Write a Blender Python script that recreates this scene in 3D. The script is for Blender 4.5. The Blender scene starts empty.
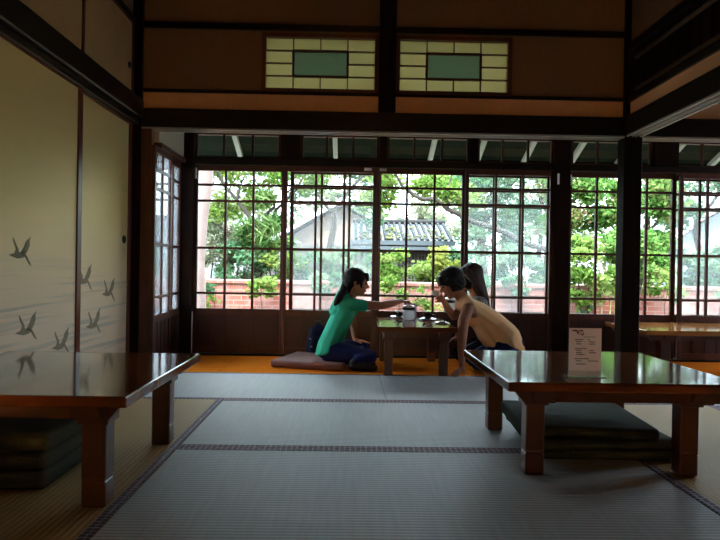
import bpy, bmesh, math, random
import numpy as np
from mathutils import Vector, Matrix
R = math.radians
rnd = random.Random(7)
sc = bpy.context.scene
COL = sc.collection

# ------------------------------------------------------------------ helpers
def link(name, me, mat=None, parent=None, kind=None):
    o = bpy.data.objects.new(name, me)
    COL.objects.link(o)
    if mat is not None and me is not None:
        me.materials.append(mat)
    if parent is not None:
        o.parent = parent
        o.matrix_parent_inverse = Matrix.Identity(4)
        # geometry is given in world space: keep it there
        o.location = -Vector(parent['_w']) if '_w' in parent else Vector((0, 0, 0))
    if kind: o['kind'] = kind
    return o

def mesh_from(bm, name='m'):
    me = bpy.data.meshes.new(name)
    bm.to_mesh(me); bm.free()
    return me

def smooth(me, ang=None):
    for p in me.polygons: p.use_smooth = True
    if ang is not None:
        me.set_sharp_from_angle(angle=R(ang))
    return me

class MB:
    """collects shapes for ONE mesh"""
    def __init__(s): s.bm = bmesh.new()
    def box(s, a, b, bev=0.0, M=None, seg=1):
        a = Vector(a); b = Vector(b)
        t = bmesh.new()
        bmesh.ops.create_cube(t, size=1)
        d = b - a
        bmesh.ops.scale(t, vec=(abs(d.x), abs(d.y), abs(d.z)), verts=t.verts)
        bmesh.ops.translate(t, vec=(a + b) / 2, verts=t.verts)
        if bev > 0:
            bmesh.ops.bevel(t, geom=t.edges[:], offset=bev, segments=seg, affect='EDGES', profile=.5)
        if M is not None: bmesh.ops.transform(t, matrix=M, verts=t.verts)
        return s.merge(t)
    def merge(s, t):
        me = bpy.data.meshes.new('tmp'); t.to_mesh(me); t.free()
        s.bm.from_mesh(me); bpy.data.meshes.remove(me)
        return s
    def prism(s, pts, axis, a, b, M=None):
        """pts: 2D outline; extruded along axis from a to b"""
        t = bmesh.new()
        def P(u, v, w):
            return {'x': (w, u, v), 'y': (u, w, v), 'z': (u, v, w)}[axis]
        va = [t.verts.new(P(u, v, a)) for u, v in pts]
        vb = [t.verts.new(P(u, v, b)) for u, v in pts]
        t.faces.new(va); t.faces.new(vb[::-1])
        n = len(pts)
        for i in range(n):
            t.faces.new((va[i], vb[i], vb[(i + 1) % n], va[(i + 1) % n]))
        bmesh.ops.recalc_face_normals(t, faces=t.faces)
        if M is not None: bmesh.ops.transform(t, matrix=M, verts=t.verts)
        return s.merge(t)
    def tube(s, pts, rad, n=10, cap=True):
        pts = [Vector(p) for p in pts]
        rads = rad if isinstance(rad, (list, tuple)) else [rad] * len(pts)
        t = bmesh.new(); rings = []
        for i, p in enumerate(pts):
            d = (pts[min(i + 1, len(pts) - 1)] - pts[max(i - 1, 0)]).normalized()
            up = Vector((0, 0, 1)) if abs(d.z) < .9 else Vector((1, 0, 0))
            x = d.cross(up).normalized(); y = d.cross(x)
            rings.append([t.verts.new(p + (x * math.cos(k * 2 * math.pi / n) + y * math.sin(k * 2 * math.pi / n)) * rads[i]) for k in range(n)])
        for i in range(len(rings) - 1):
            for k in range(n):
                t.faces.new((rings[i][k], rings[i][(k + 1) % n], rings[i + 1][(k + 1) % n], rings[i + 1][k]))
        if cap:
            t.faces.new(rings[0]); t.faces.new(rings[-1])
        bmesh.ops.recalc_face_normals(t, faces=t.faces)
        return s.merge(t)
    def lathe(s, prof, c=(0, 0, 0), n=28):
        t = bmesh.new(); c = Vector(c); rings = []
        for r, z in prof:
            if r < 1e-5: rings.append([t.verts.new(c + Vector((0, 0, z)))])
            else: rings.append([t.verts.new(c + Vector((r * math.cos(k * 2 * math.pi / n), r * math.sin(k * 2 * math.pi / n), z))) for k in range(n)])
        for a, b in zip(rings, rings[1:]):
            for k in range(n):
                q = [a[k % len(a)], a[(k + 1) % len(a)], b[(k + 1) % len(b)], b[k % len(b)]]
                q2 = []
                for v in q:
                    if v not in q2: q2.append(v)
                if len(q2) > 2: t.faces.new(q2)
        bmesh.ops.recalc_face_normals(t, faces=t.faces)
        return s.merge(t)
    def hull(s, balls, sub=2):
        t = bmesh.new()
        for b in balls:
            c = Vector(b[0]); r = b[1]
            if not isinstance(r, (tuple, list)): r = (r, r, r)
            g = bmesh.ops.create_icosphere(t, subdivisions=sub, radius=1)
            m = Matrix.Translation(c)
            if len(b) > 2: m = m @ b[2]
            m = m @ Matrix.Diagonal((*r, 1))
            bmesh.ops.transform(t, matrix=m, verts=g['verts'])
        for f in t.faces[:]: t.faces.remove(f)
        for e in t.edges[:]: t.edges.remove(e)
        g = bmesh.ops.convex_hull(t, input=t.verts[:])
        loose = [v for v in t.verts if not v.link_faces]
        bmesh.ops.delete(t, geom=loose, context='VERTS')
        bmesh.ops.recalc_face_normals(t, faces=t.faces)
        return s.merge(t)
    def chain(s, pts):
        for a, b in zip(pts, pts[1:]): s.hull([a, b])
        return s
    def build(s, name, mat=None, parent=None, kind=None, sm=None):
        me = mesh_from(s.bm, name)
        if sm is not None: smooth(me, sm)
        return link(name, me, mat, parent, kind)
    def organic(s, name, mat, parent=None, voxel=.005, it=4, kind=None, fac=.5):
        """fuse all shapes into one continuous smooth skin"""
        me = mesh_from(s.bm, name)
        o = bpy.data.objects.new('tmp', me); COL.objects.link(o)
        m = o.modifiers.new('r', 'REMESH'); m.mode = 'VOXEL'; m.voxel_size = voxel
        if it:
            m = o.modifiers.new('s', 'SMOOTH'); m.iterations = it; m.factor = fac
        dg = bpy.context.evaluated_depsgraph_get()
        dg.update()
        nm = bpy.data.meshes.new_from_object(o.evaluated_get(dg))
        bpy.data.objects.remove(o); bpy.data.meshes.remove(me)
        nm.materials.clear(); nm.name = name
        smooth(nm)
        return link(name, nm, mat, parent, kind)

def tag(o, label=None, cat=None, group=None, kind=None):
    if label: o['label'] = label
    if cat: o['category'] = cat
    if group: o['group'] = group
    if kind: o['kind'] = kind
    return o

def root(name, loc, label=None, cat=None, group=None, kind=None):
    o = bpy.data.objects.new(name, None); COL.objects.link(o)
    o.location = loc; o['_w'] = tuple(loc)
    o.empty_display_size = .1
    return tag(o, label, cat, group, kind)

# ------------------------------------------------------------------ materials
def N(nt, t, **k):
    n = nt.nodes.new(t)
    for a, b in k.items():
        if hasattr(n, a): setattr(n, a, b)
    return n

def mat(name, col, rough=.5, metal=0, spec=.5, coat=0, coat_r=.05, noise=None, bump=None, trans=0, sub=None, stretch=(1, 1, 1), col2=None, nscale=8, det=4):
    m = bpy.data.materials.new(name); m.use_nodes = True
    nt = m.node_tree; b = nt.nodes['Principled BSDF']
    b.inputs['Base Color'].default_value = (*col, 1)
    b.inputs['Roughness'].default_value = rough
    b.inputs['Metallic'].default_value = metal
    b.inputs['Specular IOR Level'].default_value = spec
    b.inputs['Coat Weight'].default_value = coat
    b.inputs['Coat Roughness'].default_value = coat_r
    b.inputs['Transmission Weight'].default_value = trans
    tc = N(nt, 'ShaderNodeTexCoord'); mp = N(nt, 'ShaderNodeMapping')
    mp.inputs['Scale'].default_value = stretch
    nt.links.new(tc.outputs['Object'], mp.inputs['Vector'])
    nz = N(nt, 'ShaderNodeTexNoise'); nz.inputs['Scale'].default_value = nscale; nz.inputs['Detail'].default_value = det
    nt.links.new(mp.outputs[0], nz.inputs['Vector'])
    if col2 is not None:
        r = N(nt, 'ShaderNodeValToRGB')
        r.color_ramp.elements[0].position = .32; r.color_ramp.elements[1].position = .68
        r.color_ramp.elements[0].color = (*col, 1); r.color_ramp.elements[1].color = (*col2, 1)
        nt.links.new(nz.outputs['Fac'], r.inputs[0]); nt.links.new(r.outputs[0], b.inputs['Base Color'])
    if bump:
        bp = N(nt, 'ShaderNodeBump'); bp.inputs['Strength'].default_value = bump; bp.inputs['Distance'].default_value = .004
        nt.links.new(nz.outputs['Fac'], bp.inputs['Height']); nt.links.new(bp.outputs[0], b.inputs['Normal'])
    return m

M = {}
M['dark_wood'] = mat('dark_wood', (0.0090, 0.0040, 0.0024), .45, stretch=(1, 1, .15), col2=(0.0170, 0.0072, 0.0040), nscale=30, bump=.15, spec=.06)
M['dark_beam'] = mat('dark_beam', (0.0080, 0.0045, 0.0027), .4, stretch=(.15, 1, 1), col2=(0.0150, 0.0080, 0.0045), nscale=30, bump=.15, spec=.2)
M['sash'] = mat('sash', (0.0506, 0.0104, 0.0047), .38, stretch=(1, 1, .2), col2=(0.0833, 0.0195, 0.0078), nscale=26, bump=.12)
M['sash_panel'] = mat('sash_panel', (0.0292, 0.0065, 0.0045), .4, stretch=(1, 1, .12), col2=(0.0488, 0.0110, 0.0065), nscale=26, bump=.15)
M['fusuma_frame'] = mat('fusuma_frame', (.10, .022, .010), .3, stretch=(1, 1, .2), col2=(.14, .035, .016), nscale=20)
M['table'] = mat('table', (.12, .034, .010), .40, spec=0, coat=.85, coat_r=.085, stretch=(.18, 1.4, 1), col2=(.20, .062, .020), nscale=9, det=6)
M['table_leg'] = mat('table_leg', (0.0744, 0.0197, 0.0066), .35, coat=.15, coat_r=.2, stretch=(1, 1, .2), col2=(0.0930, 0.0290, 0.0121), nscale=14, det=6)
M['table_honey'] = mat('table_honey', (.50, .18, .05), .4, spec=0, coat=.7, coat_r=.09, stretch=(.18, 1.4, 1), col2=(.42, .18, .06), nscale=9, det=6)
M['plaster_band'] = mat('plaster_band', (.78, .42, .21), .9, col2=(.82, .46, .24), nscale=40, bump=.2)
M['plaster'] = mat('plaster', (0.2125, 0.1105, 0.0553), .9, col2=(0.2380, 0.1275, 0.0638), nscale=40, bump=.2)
M['paper_gold'] = mat('paper_gold', (.42, .25, .09), .8, col2=(.46, .28, .11), nscale=6)
M['plaster_grey'] = mat('plaster_grey', (.42, .40, .30), .9, col2=(.46, .43, .33), nscale=40, bump=.2)
M['ceiling'] = mat('ceiling', (.07, .04, .022), .7, stretch=(1, .1, 1), col2=(.10, .055, .03), nscale=20)
M['rail'] = mat('rail', (.34, .31, .28), .35, nscale=20)
M['rafter'] = mat('rafter', (0.450, 0.456, 0.420), .6, nscale=10)
M['eave'] = mat('eave', (0.0080, 0.0120, 0.0070), .8, stretch=(1, .1, 1), col2=(0.0140, 0.0180, 0.0110), nscale=18, spec=.05)
M['zabuton_dark'] = mat('zabuton_dark', (0.0315, 0.0365, 0.0259), .85, col2=(0.0450, 0.0522, 0.0360), nscale=120, bump=.2, spec=.1)
M['zabuton_brown'] = mat('zabuton_brown', (0.2720, 0.1360, 0.1200), .85, col2=(0.3200, 0.1600, 0.1440), nscale=120, bump=.2)
M['white'] = mat('white', (.8, .8, .78), .35)
M['porcelain'] = mat('porcelain', (.82, .82, .80), .15, coat=.4)
M['black_gloss'] = mat('black_gloss', (.012, .011, .012), .15, coat=.5)
M['black_metal'] = mat('black_metal', (.02, .02, .022), .35)
M['coffee'] = mat('coffee', (.02, .008, .004), .1)
M['ink'] = mat('ink', (.05, .02, .015), .8)
M['ink_red'] = mat('ink_red', (.28, .04, .02), .8)
M['card_lavender'] = mat('card_lavender', (.55, .40, .62), .6)
M['card_pink'] = mat('card_pink', (.75, .40, .45), .6)
M['skin'] = mat('skin', (0.3910, 0.1716, 0.1050), .55, spec=.3, col2=(0.4250, 0.1950, 0.1200), nscale=12)
M['hair'] = mat('hair', (.008, .006, .005), .6, spec=.2, stretch=(6, 6, .6), col2=(.024, .015, .012), nscale=30, bump=.5)
M['hair_brown'] = mat('hair_brown', (.022, .010, .007), .6, spec=.2, stretch=(6, 6, .6), col2=(.045, .022, .014), nscale=30, bump=.5)
M['teal'] = mat('teal', (.018, .46, .28), .8, col2=(.022, .50, .31), nscale=14, bump=.3)
M['jeans'] = mat('jeans', (.010, .018, .10), .8, spec=.2, col2=(.018, .03, .15), nscale=60, bump=.3)
M['shoe'] = mat('shoe', (.012, .012, .016), .6)
M['cream'] = mat('cream', (0.9435, 0.5692, 0.2804), .85, col2=(0.9884, 0.6071, 0.3116), nscale=16, bump=.3)
M['speckle'] = mat('speckle', (.02, .02, .025), .85, col2=(.45, .42, .42), nscale=90)
M['navy'] = mat('navy', (0.0042, 0.0063, 0.0200), .6, col2=(0.0070, 0.0098, 0.0280), nscale=30, spec=.1)
M['lips'] = mat('lips', (.45, .12, .10), .4)
M['eye'] = mat('eye', (.01, .008, .008), .1)
M['crane'] = mat('crane', (0.2160, 0.1750, 0.0960), .7, col2=(0.2880, 0.2310, 0.1280), nscale=40)
M['trunk'] = mat('trunk', (0.0225, 0.0174, 0.0132), .9, stretch=(1, 1, .3), col2=(0.0408, 0.0326, 0.0245), nscale=14, bump=.8)
M['trunk_pale'] = mat('trunk_pale', (0.1876, 0.1265, 0.1139), .85, stretch=(1, 1, .3), col2=(0.2118, 0.1518, 0.1363), nscale=10, bump=.5)
M['bamboo'] = mat('bamboo', (0.2108, 0.1632, 0.0544), .5, stretch=(1, 1, .4), col2=(0.2448, 0.2040, 0.0816), nscale=10)
M['house_wall'] = mat('house_wall', (0.1870, 0.1360, 0.1088), .9, col2=(0.2108, 0.1564, 0.1292), nscale=3)
M['house_white'] = mat('house_white', (0.2108, 0.2244, 0.2448), .9, col2=(0.2312, 0.2448, 0.2584), nscale=2)
M['house_glass'] = mat('house_glass', (.10, .13, .17), .1)
M['house_roof'] = mat('house_roof', (0.2366, 0.2407, 0.2530), .7, stretch=(.3, 4, 4), col2=(0.2774, 0.2774, 0.2856), nscale=3)
M['tile'] = mat('tile', (0.027, 0.027, 0.028), .9, spec=.1, col2=(0.046, 0.046, 0.046), nscale=9, bump=.4)
M['slate_dark'] = mat('slate_dark', (.05, .065, .075), .6)
M['moss'] = mat('moss', (0.0714, 0.0904, 0.0190), .95, col2=(0.1071, 0.1190, 0.0333), nscale=20, bump=1)
M['pavilion_wood'] = mat('pavilion_wood', (0.0476, 0.0272, 0.0190), .8, stretch=(1, 1, .2), col2=(0.0680, 0.0408, 0.0306), nscale=12)
M['fence'] = mat('fence', (0.0748, 0.0680, 0.0680), .9, stretch=(1, 1, .2), col2=(0.1088, 0.1020, 0.1020), nscale=12)
M['ground'] = mat('ground', (0.0571, 0.0653, 0.0286), 1, col2=(0.1061, 0.0898, 0.0571), nscale=3, bump=.5)

def paper(name, col, tr):
    m = bpy.data.materials.new(name); m.use_nodes = True; nt = m.node_tree
    nt.nodes.remove(nt.nodes['Principled BSDF']); out = nt.nodes['Material Output']
    a = N(nt, 'ShaderNodeBsdfDiffuse'); a.inputs[0].default_value = (*col, 1)
    b = N(nt, 'ShaderNodeBsdfTranslucent'); b.inputs[0].default_value = (*col, 1)
    x = N(nt, 'ShaderNodeMixShader'); x.inputs[0].default_value = tr
    nt.links.new(a.outputs[0], x.inputs[1]); nt.links.new(b.outputs[0], x.inputs[2]); nt.links.new(x.outputs[0], out.inputs[0])
    return m
M['card'] = paper('card', (.95, .82, .74), .5)
M['paper_yellow'] = paper('paper_yellow', (.60, .56, .33), .55)
M['paper_green'] = paper('paper_green', (.26, .32, .22), .6)

def glass(name, haze, tint=(.97, .99, .98), hcol=(.85, .9, .95)):
    m = bpy.data.materials.new(name); m.use_nodes = True; nt = m.node_tree
    nt.nodes.remove(nt.nodes['Principled BSDF']); out = nt.nodes['Material Output']
    t = N(nt, 'ShaderNodeBsdfTransparent'); t.inputs[0].default_value = (*tint, 1)
    g = N(nt, 'ShaderNodeBsdfGlossy'); g.inputs['Roughness'].default_value = .02
    lw = N(nt, 'ShaderNodeFresnel'); lw.inputs[0].default_value = 1.45
    x = N(nt, 'ShaderNodeMixShader'); nt.links.new(lw.outputs[0], x.inputs[0])
    nt.links.new(t.outputs[0], x.inputs[1]); nt.links.new(g.outputs[0], x.inputs[2]); last = x
    if haze:
        d = N(nt, 'ShaderNodeBsdfTranslucent'); d.inputs[0].default_value = (*hcol, 1)
        y = N(nt, 'ShaderNodeMixShader')
        nz = N(nt, 'ShaderNodeTexNoise'); nz.inputs['Scale'].default_value = 3
        mr = N(nt, 'ShaderNodeMapRange'); mr.inputs[1].default_value = .3; mr.inputs[2].default_value = .7
        mr.inputs[3].default_value = haze * .8; mr.inputs[4].default_value = haze * 1.2
        tc = N(nt, 'ShaderNodeTexCoord'); nt.links.new(tc.outputs['Object'], nz.inputs[0])
        nt.links.new(nz.outputs[0], mr.inputs[0]); nt.links.new(mr.outputs[0], y.inputs[0])
        nt.links.new(x.outputs[0], y.inputs[1]); nt.links.new(d.outputs[0], y.inputs[2]); last = y
    nt.links.new(last.outputs[0], out.inputs[0])
    return m
M['glass'] = glass('glass', 0)
M['glass_haze'] = glass('glass_haze', .075)
M['glass_side'] = glass('glass_side', .05)
M['jug_glass'] = glass('jug_glass', .65, (.95, .96, .98), (1, 1, 1))
M['acrylic'] = glass('acrylic', .08)

def leafmat(name, cols, tr=.45):
    m = bpy.data.materials.new(name); m.use_nodes = True; nt = m.node_tree
    nt.nodes.remove(nt.nodes['Principled BSDF']); out = nt.nodes['Material Output']
    at = N(nt, 'ShaderNodeAttribute'); at.attribute_name = 'tone'
    r = N(nt, 'ShaderNodeValToRGB')
    e = r.color_ramp.elements
    while len(e) < len(cols): e.new(.5)
    for i, c in enumerate(cols):
        e[i].position = i / (len(cols) - 1); e[i].color = (*c, 1)
    nt.links.new(at.outputs['Fac'], r.inputs[0])
    d = N(nt, 'ShaderNodeBsdfDiffuse'); t = N(nt, 'ShaderNodeBsdfTranslucent'); x = N(nt, 'ShaderNodeMixShader'); x.inputs[0].default_value = tr
    nt.links.new(r.outputs[0], d.inputs[0]); nt.links.new(r.outputs[0], t.inputs[0])
    nt.links.new(d.outputs[0], x.inputs[1]); nt.links.new(t.outputs[0], x.inputs[2]); nt.links.new(x.outputs[0], out.inputs[0])
    return m
M['leaf_fresh'] = leafmat('leaf_fresh', [(0.039, 0.082, 0.014), (0.086, 0.171, 0.030), (0.164, 0.230, 0.053), (0.234, 0.268, 0.100)])
M['leaf_blue'] = leafmat('leaf_blue', [(0.032, 0.082, 0.034), (0.062, 0.156, 0.073), (0.133, 0.216, 0.114), (0.215, 0.268, 0.168)])
M['leaf_yellow'] = leafmat('leaf_yellow', [(0.071, 0.097, 0.014), (0.164, 0.193, 0.034), (0.242, 0.254, 0.067), (0.292, 0.268, 0.117)])
M['leaf_maple'] = leafmat('leaf_maple', [(0.039, 0.097, 0.020), (0.078, 0.186, 0.040), (0.156, 0.246, 0.067), (0.202, 0.126, 0.067)])
M['leaf_grey'] = leafmat('leaf_grey', [(0.055, 0.074, 0.040), (0.117, 0.142, 0.081), (0.188, 0.205, 0.127), (0.258, 0.254, 0.181)])

M['leaf_dark'] = leafmat('leaf_dark', [(.010, .028, .008), (.03, .075, .02), (.07, .14, .04), (.20, .28, .10)])

def tatami_mat(name, along_x, c1, c2):
    m = bpy.data.materials.new(name); m.use_nodes = True; nt = m.node_tree; b = nt.nodes['Principled BSDF']
    g = N(nt, 'ShaderNodeNewGeometry'); mp = N(nt, 'ShaderNodeMapping')
    if not along_x: mp.inputs['Rotation'].default_value = (0, 0, R(90))
    nt.links.new(g.outputs['Position'], mp.inputs[0])
    w = N(nt, 'ShaderNodeTexWave', wave_type='BANDS', bands_direction='Y', wave_profile='SIN')
    w.inputs['Scale'].default_value = .314 / .020; w.inputs['Distortion'].default_value = .25; w.inputs['Detail'].default_value = 1; w.inputs['Detail Scale'].default_value = 4
    nt.links.new(mp.outputs[0], w.inputs[0])
    nz = N(nt, 'ShaderNodeTexNoise'); nz.inputs['Scale'].default_value = 60
    mp2 = N(nt, 'ShaderNodeMapping'); mp2.inputs['Scale'].default_value = (1, .06, 1)
    nt.links.new(mp.outputs[0], mp2.inputs[0]); nt.links.new(mp2.outputs[0], nz.inputs[0])
    mx = N(nt, 'ShaderNodeMix', data_type='RGBA'); mx.inputs[6].default_value = (*c1, 1); mx.inputs[7].default_value = (*c2, 1)
    ad = N(nt, 'ShaderNodeMath', operation='MULTIPLY_ADD'); ad.inputs[1].default_value = .6
    sb = N(nt, 'ShaderNodeMath', operation='MULTIPLY'); sb.inputs[1].default_value = .4
    nt.links.new(nz.outputs[0], sb.inputs[0]); nt.links.new(w.outputs['Fac'], ad.inputs[0]); nt.links.new(sb.outputs[0], ad.inputs[2])
    nt.links.new(ad.outputs[0], mx.inputs[0]); nt.links.new(mx.outputs[2], b.inputs['Base Color'])
    b.inputs['Roughness'].default_value = .5; b.inputs['Specular IOR Level'].default_value = .22 if along_x else .1
    bp = N(nt, 'ShaderNodeBump'); bp.inputs['Strength'].default_value = .35; bp.inputs['Distance'].default_value = .003
    nt.links.new(w.outputs['Fac'], bp.inputs['Height']); nt.links.new(bp.outputs[0], b.inputs['Normal'])
    return m
M['tatami_x'] = tatami_mat('tatami_x', True, (.25, .27, .275), (.56, .59, .60))  # grey-blue sky sheen on the weave is put into the base colour
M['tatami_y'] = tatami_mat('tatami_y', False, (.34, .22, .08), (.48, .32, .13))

def heri_mat():
    m = bpy.data.materials.new('heri'); m.use_nodes = True; nt = m.node_tree; b = nt.nodes['Principled BSDF']
    g = N(nt, 'ShaderNodeNewGeometry')
    v = N(nt, 'ShaderNodeTexVoronoi', feature='F1', distance='CHEBYCHEV'); v.inputs['Scale'].default_value = 46; v.inputs['Randomness'].default_value = .15
    nt.links.new(g.outputs['Position'], v.inputs['Vector'])
    r = N(nt, 'ShaderNodeValToRGB'); r.color_ramp.interpolation = 'CONSTANT'
    r.color_ramp.elements[0].color = (.045, .024, .034, 1); r.color_ramp.elements[1].position = .40; r.color_ramp.elements[1].color = (.34, .22, .25, 1)
    nt.links.new(v.outputs['Distance'], r.inputs[0]); nt.links.new(r.outputs[0], b.inputs['Base Color'])
    b.inputs['Roughness'].default_value = .7
    return m
M['heri'] = heri_mat()

def plank_mat(name, c1, c2, w=.11, rough=.22):
    m = bpy.data.materials.new(name); m.use_nodes = True; nt = m.node_tree; b = nt.nodes['Principled BSDF']
    g = N(nt, 'ShaderNodeNewGeometry')
    br = N(nt, 'ShaderNodeTexBrick'); br.inputs['Scale'].default_value = 1; br.inputs['Brick Width'].default_value = 1.8; br.inputs['Row Height'].default_value = w
    br.inputs['Mortar Size'].default_value = .0015; br.inputs['Color1'].default_value = (*c1, 1); br.inputs['Color2'].default_value = (*c2, 1); br.inputs['Mortar'].default_value = (.03, .01, .004, 1)
    nt.links.new(g.outputs['Position'], br.inputs[0])
    mp = N(nt, 'ShaderNodeMapping'); mp.inputs['Scale'].default_value = (.8, 14, 1); nt.links.new(g.outputs['Position'], mp.inputs[0])
    nz = N(nt, 'ShaderNodeTexNoise'); nz.inputs['Scale'].default_value = 4; nz.inputs['Detail'].default_value = 6; nt.links.new(mp.outputs[0], nz.inputs[0])
    mx = N(nt, 'ShaderNodeMix', data_type='RGBA', blend_type='MULTIPLY'); mx.inputs[0].default_value = .3
    nt.links.new(br.outputs[0], mx.inputs[6]); nt.links.new(nz.outputs[0], mx.inputs[7]); nt.links.new(mx.outputs[2], b.inputs['Base Color'])
    b.inputs['Specular IOR Level'].default_value = 0; b.inputs['Roughness'].default_value = rough
    return m
M['engawa'] = plank_mat('engawa', (1.0, .25, .022), (1.0, .30, .03), rough=.4)

def brick_mat():
    m = bpy.data.materials.new('brick'); m.use_nodes = True; nt = m.node_tree; b = nt.nodes['Principled BSDF']
    g = N(nt, 'ShaderNodeNewGeometry'); sp = N(nt, 'ShaderNodeSeparateXYZ'); cb = N(nt, 'ShaderNodeCombineXYZ')
    nt.links.new(g.outputs['Position'], sp.inputs[0]); nt.links.new(sp.outputs[0], cb.inputs[0]); nt.links.new(sp.outputs[2], cb.inputs[1])
    br = N(nt, 'ShaderNodeTexBrick'); br.inputs['Scale'].default_value = 1; br.inputs['Brick Width'].default_value = .23; br.inputs['Row Height'].default_value = .075
    br.inputs['Mortar Size'].default_value = .007; br.inputs['Color1'].default_value = (.20, .042, .026, 1); br.inputs['Color2'].default_value = (.27, .080, .055, 1); br.inputs['Mortar'].default_value = (.28, .17, .14, 1)
    nt.links.new(cb.outputs[0], br.inputs[0])
    nz = N(nt, 'ShaderNodeTexNoise'); nz.inputs['Scale'].default_value = 2.2; nz.inputs['Detail'].default_value = 5; nt.links.new(g.outputs['Position'], nz.inputs[0])
    r = N(nt, 'ShaderNodeValToRGB'); r.color_ramp.elements[0].position = .42; r.color_ramp.elements[1].position = .62
    nt.links.new(nz.outputs[0], r.inputs[0])
    mx = N(nt, 'ShaderNodeMix', data_type='RGBA'); mx.inputs[7].default_value = (.33, .17, .15, 1)
    ml = N(nt, 'ShaderNodeMath', operation='MULTIPLY'); ml.inputs[1].default_value = .7
    nt.links.new(r.outputs[0], ml.inputs[0]); nt.links.new(ml.outputs[0], mx.inputs[0])
    nt.links.new(br.outputs[0], mx.inputs[6]); nt.links.new(mx.outputs[2], b.inputs['Base Color'])
    b.inputs['Roughness'].default_value = .9
    return m
M['brick'] = brick_mat()

def fusuma_mat():
    """gilded cream paper with soft grey mist streaks painted low on the panels"""
    m = bpy.data.materials.new('fusuma_paper'); m.use_nodes = True; nt = m.node_tree; b = nt.nodes['Principled BSDF']
    g = N(nt, 'ShaderNodeNewGeometry')
    n1 = N(nt, 'ShaderNodeTexNoise'); n1.inputs['Scale'].default_value = 5; n1.inputs['Detail'].default_value = 8
    mpa = N(nt, 'ShaderNodeMapping'); mpa.inputs['Scale'].default_value = (1, 1, 6); nt.links.new(g.outputs['Position'], mpa.inputs[0]); nt.links.new(mpa.outputs[0], n1.inputs[0])
    base = N(nt, 'ShaderNodeMix', data_type='RGBA'); base.inputs[6].default_value = (.70, .51, .20, 1); base.inputs[7].default_value = (.76, .57, .24, 1)
    nt.links.new(n1.outputs[0], base.inputs[0])
    mp = N(nt, 'ShaderNodeMapping'); mp.inputs['Scale'].default_value = (1, .45, 17); mp.inputs['Rotation'].default_value = (R(3), 0, 0)
    nt.links.new(g.outputs['Position'], mp.inputs[0])
    n2 = N(nt, 'ShaderNodeTexNoise'); n2.inputs['Scale'].default_value = 2.0; n2.inputs['Detail'].default_value = 3; nt.links.new(mp.outputs[0], n2.inputs[0])
    r = N(nt, 'ShaderNodeValToRGB'); r.color_ramp.elements[0].position = .50; r.color_ramp.elements[1].position = .66
    nt.links.new(n2.outputs[0], r.inputs[0])
    sp = N(nt, 'ShaderNodeSeparateXYZ'); nt.links.new(g.outputs['Position'], sp.inputs[0])
    mr = N(nt, 'ShaderNodeMapRange'); mr.inputs[1].default_value = .82; mr.inputs[2].default_value = .55; nt.links.new(sp.outputs[2], mr.inputs[0])
    ml = N(nt, 'ShaderNodeMath', operation='MULTIPLY'); nt.links.new(r.outputs[0], ml.inputs[0]); nt.links.new(mr.outputs[0], ml.inputs[1])
    pz = N(nt, 'ShaderNodeMapRange'); pz.inputs[1].default_value = 1.05; pz.inputs[2].default_value = .45; nt.links.new(sp.outputs[2], pz.inputs[0])
    pl_ = N(nt, 'ShaderNodeMix', data_type='RGBA'); pl_.inputs[7].default_value = (.80, .63, .46, 1)
    nt.links.new(pz.outputs[0], pl_.inputs[0]); nt.links.new(base.outputs[2], pl_.inputs[6]); base = pl_
    m2 = N(nt, 'ShaderNodeMath', operation='MULTIPLY'); m2.inputs[1].default_value = .5; nt.links.new(ml.outputs[0], m2.inputs[0])
    mx = N(nt, 'ShaderNodeMix', data_type='RGBA'); mx.inputs[7].default_value = (.30, .34, .32, 1)
    nt.links.new(m2.outputs[0], mx.inputs[0]); nt.links.new(base.outputs[2], mx.inputs[6]); nt.links.new(mx.outputs[2], b.inputs['Base Color'])
    b.inputs['Roughness'].default_value = .48; b.inputs['Metallic'].default_value = .35; b.inputs['Specular IOR Level'].default_value = .2
    return m
M['fusuma'] = fusuma_mat()

# ------------------------------------------------------------------ room shell
XL, XR = -1.50, 1.98        # room sides (post centre lines)
YP, YW = 4.50, 5.30         # post line, window line
ST = 'structure'
def sbox(name, a, b, m, bev=0, parent=None):
    return MB().box(a, b, bev).build(name, M[m] if isinstance(m, str) else m, parent, None if parent else ST)

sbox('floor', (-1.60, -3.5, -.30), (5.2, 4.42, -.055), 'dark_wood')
sbox('floor_veranda', (-1.60, 4.425, -.30), (5.2, 5.36, 0), 'engawa')
sbox('ceiling', (-1.62, -3.5, 2.80), (5.2, 4.56, 2.9), 'ceiling')
sbox('wall_back', (-1.7, -3.6, -.3), (5.3, -3.5, 2.9), 'plaster')
sbox('wall_right', (5.2, -3.5, -.3), (5.3, 5.4, .30), 'plaster')
sbox('wall_right', (5.2, -3.5, 1.95), (5.3, 5.4, 2.9), 'plaster')
sbox('wall_right', (5.2, -3.5, .30), (5.3, 3.5, 1.95), 'plaster')  # rest of this height is an unseen opening, added to let side light in
for y in (3.5, 4.4, 5.3):
    sbox('trim_22', (5.19, y, .30), (5.31, y + .1, 1.95), 'dark_wood')

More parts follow.
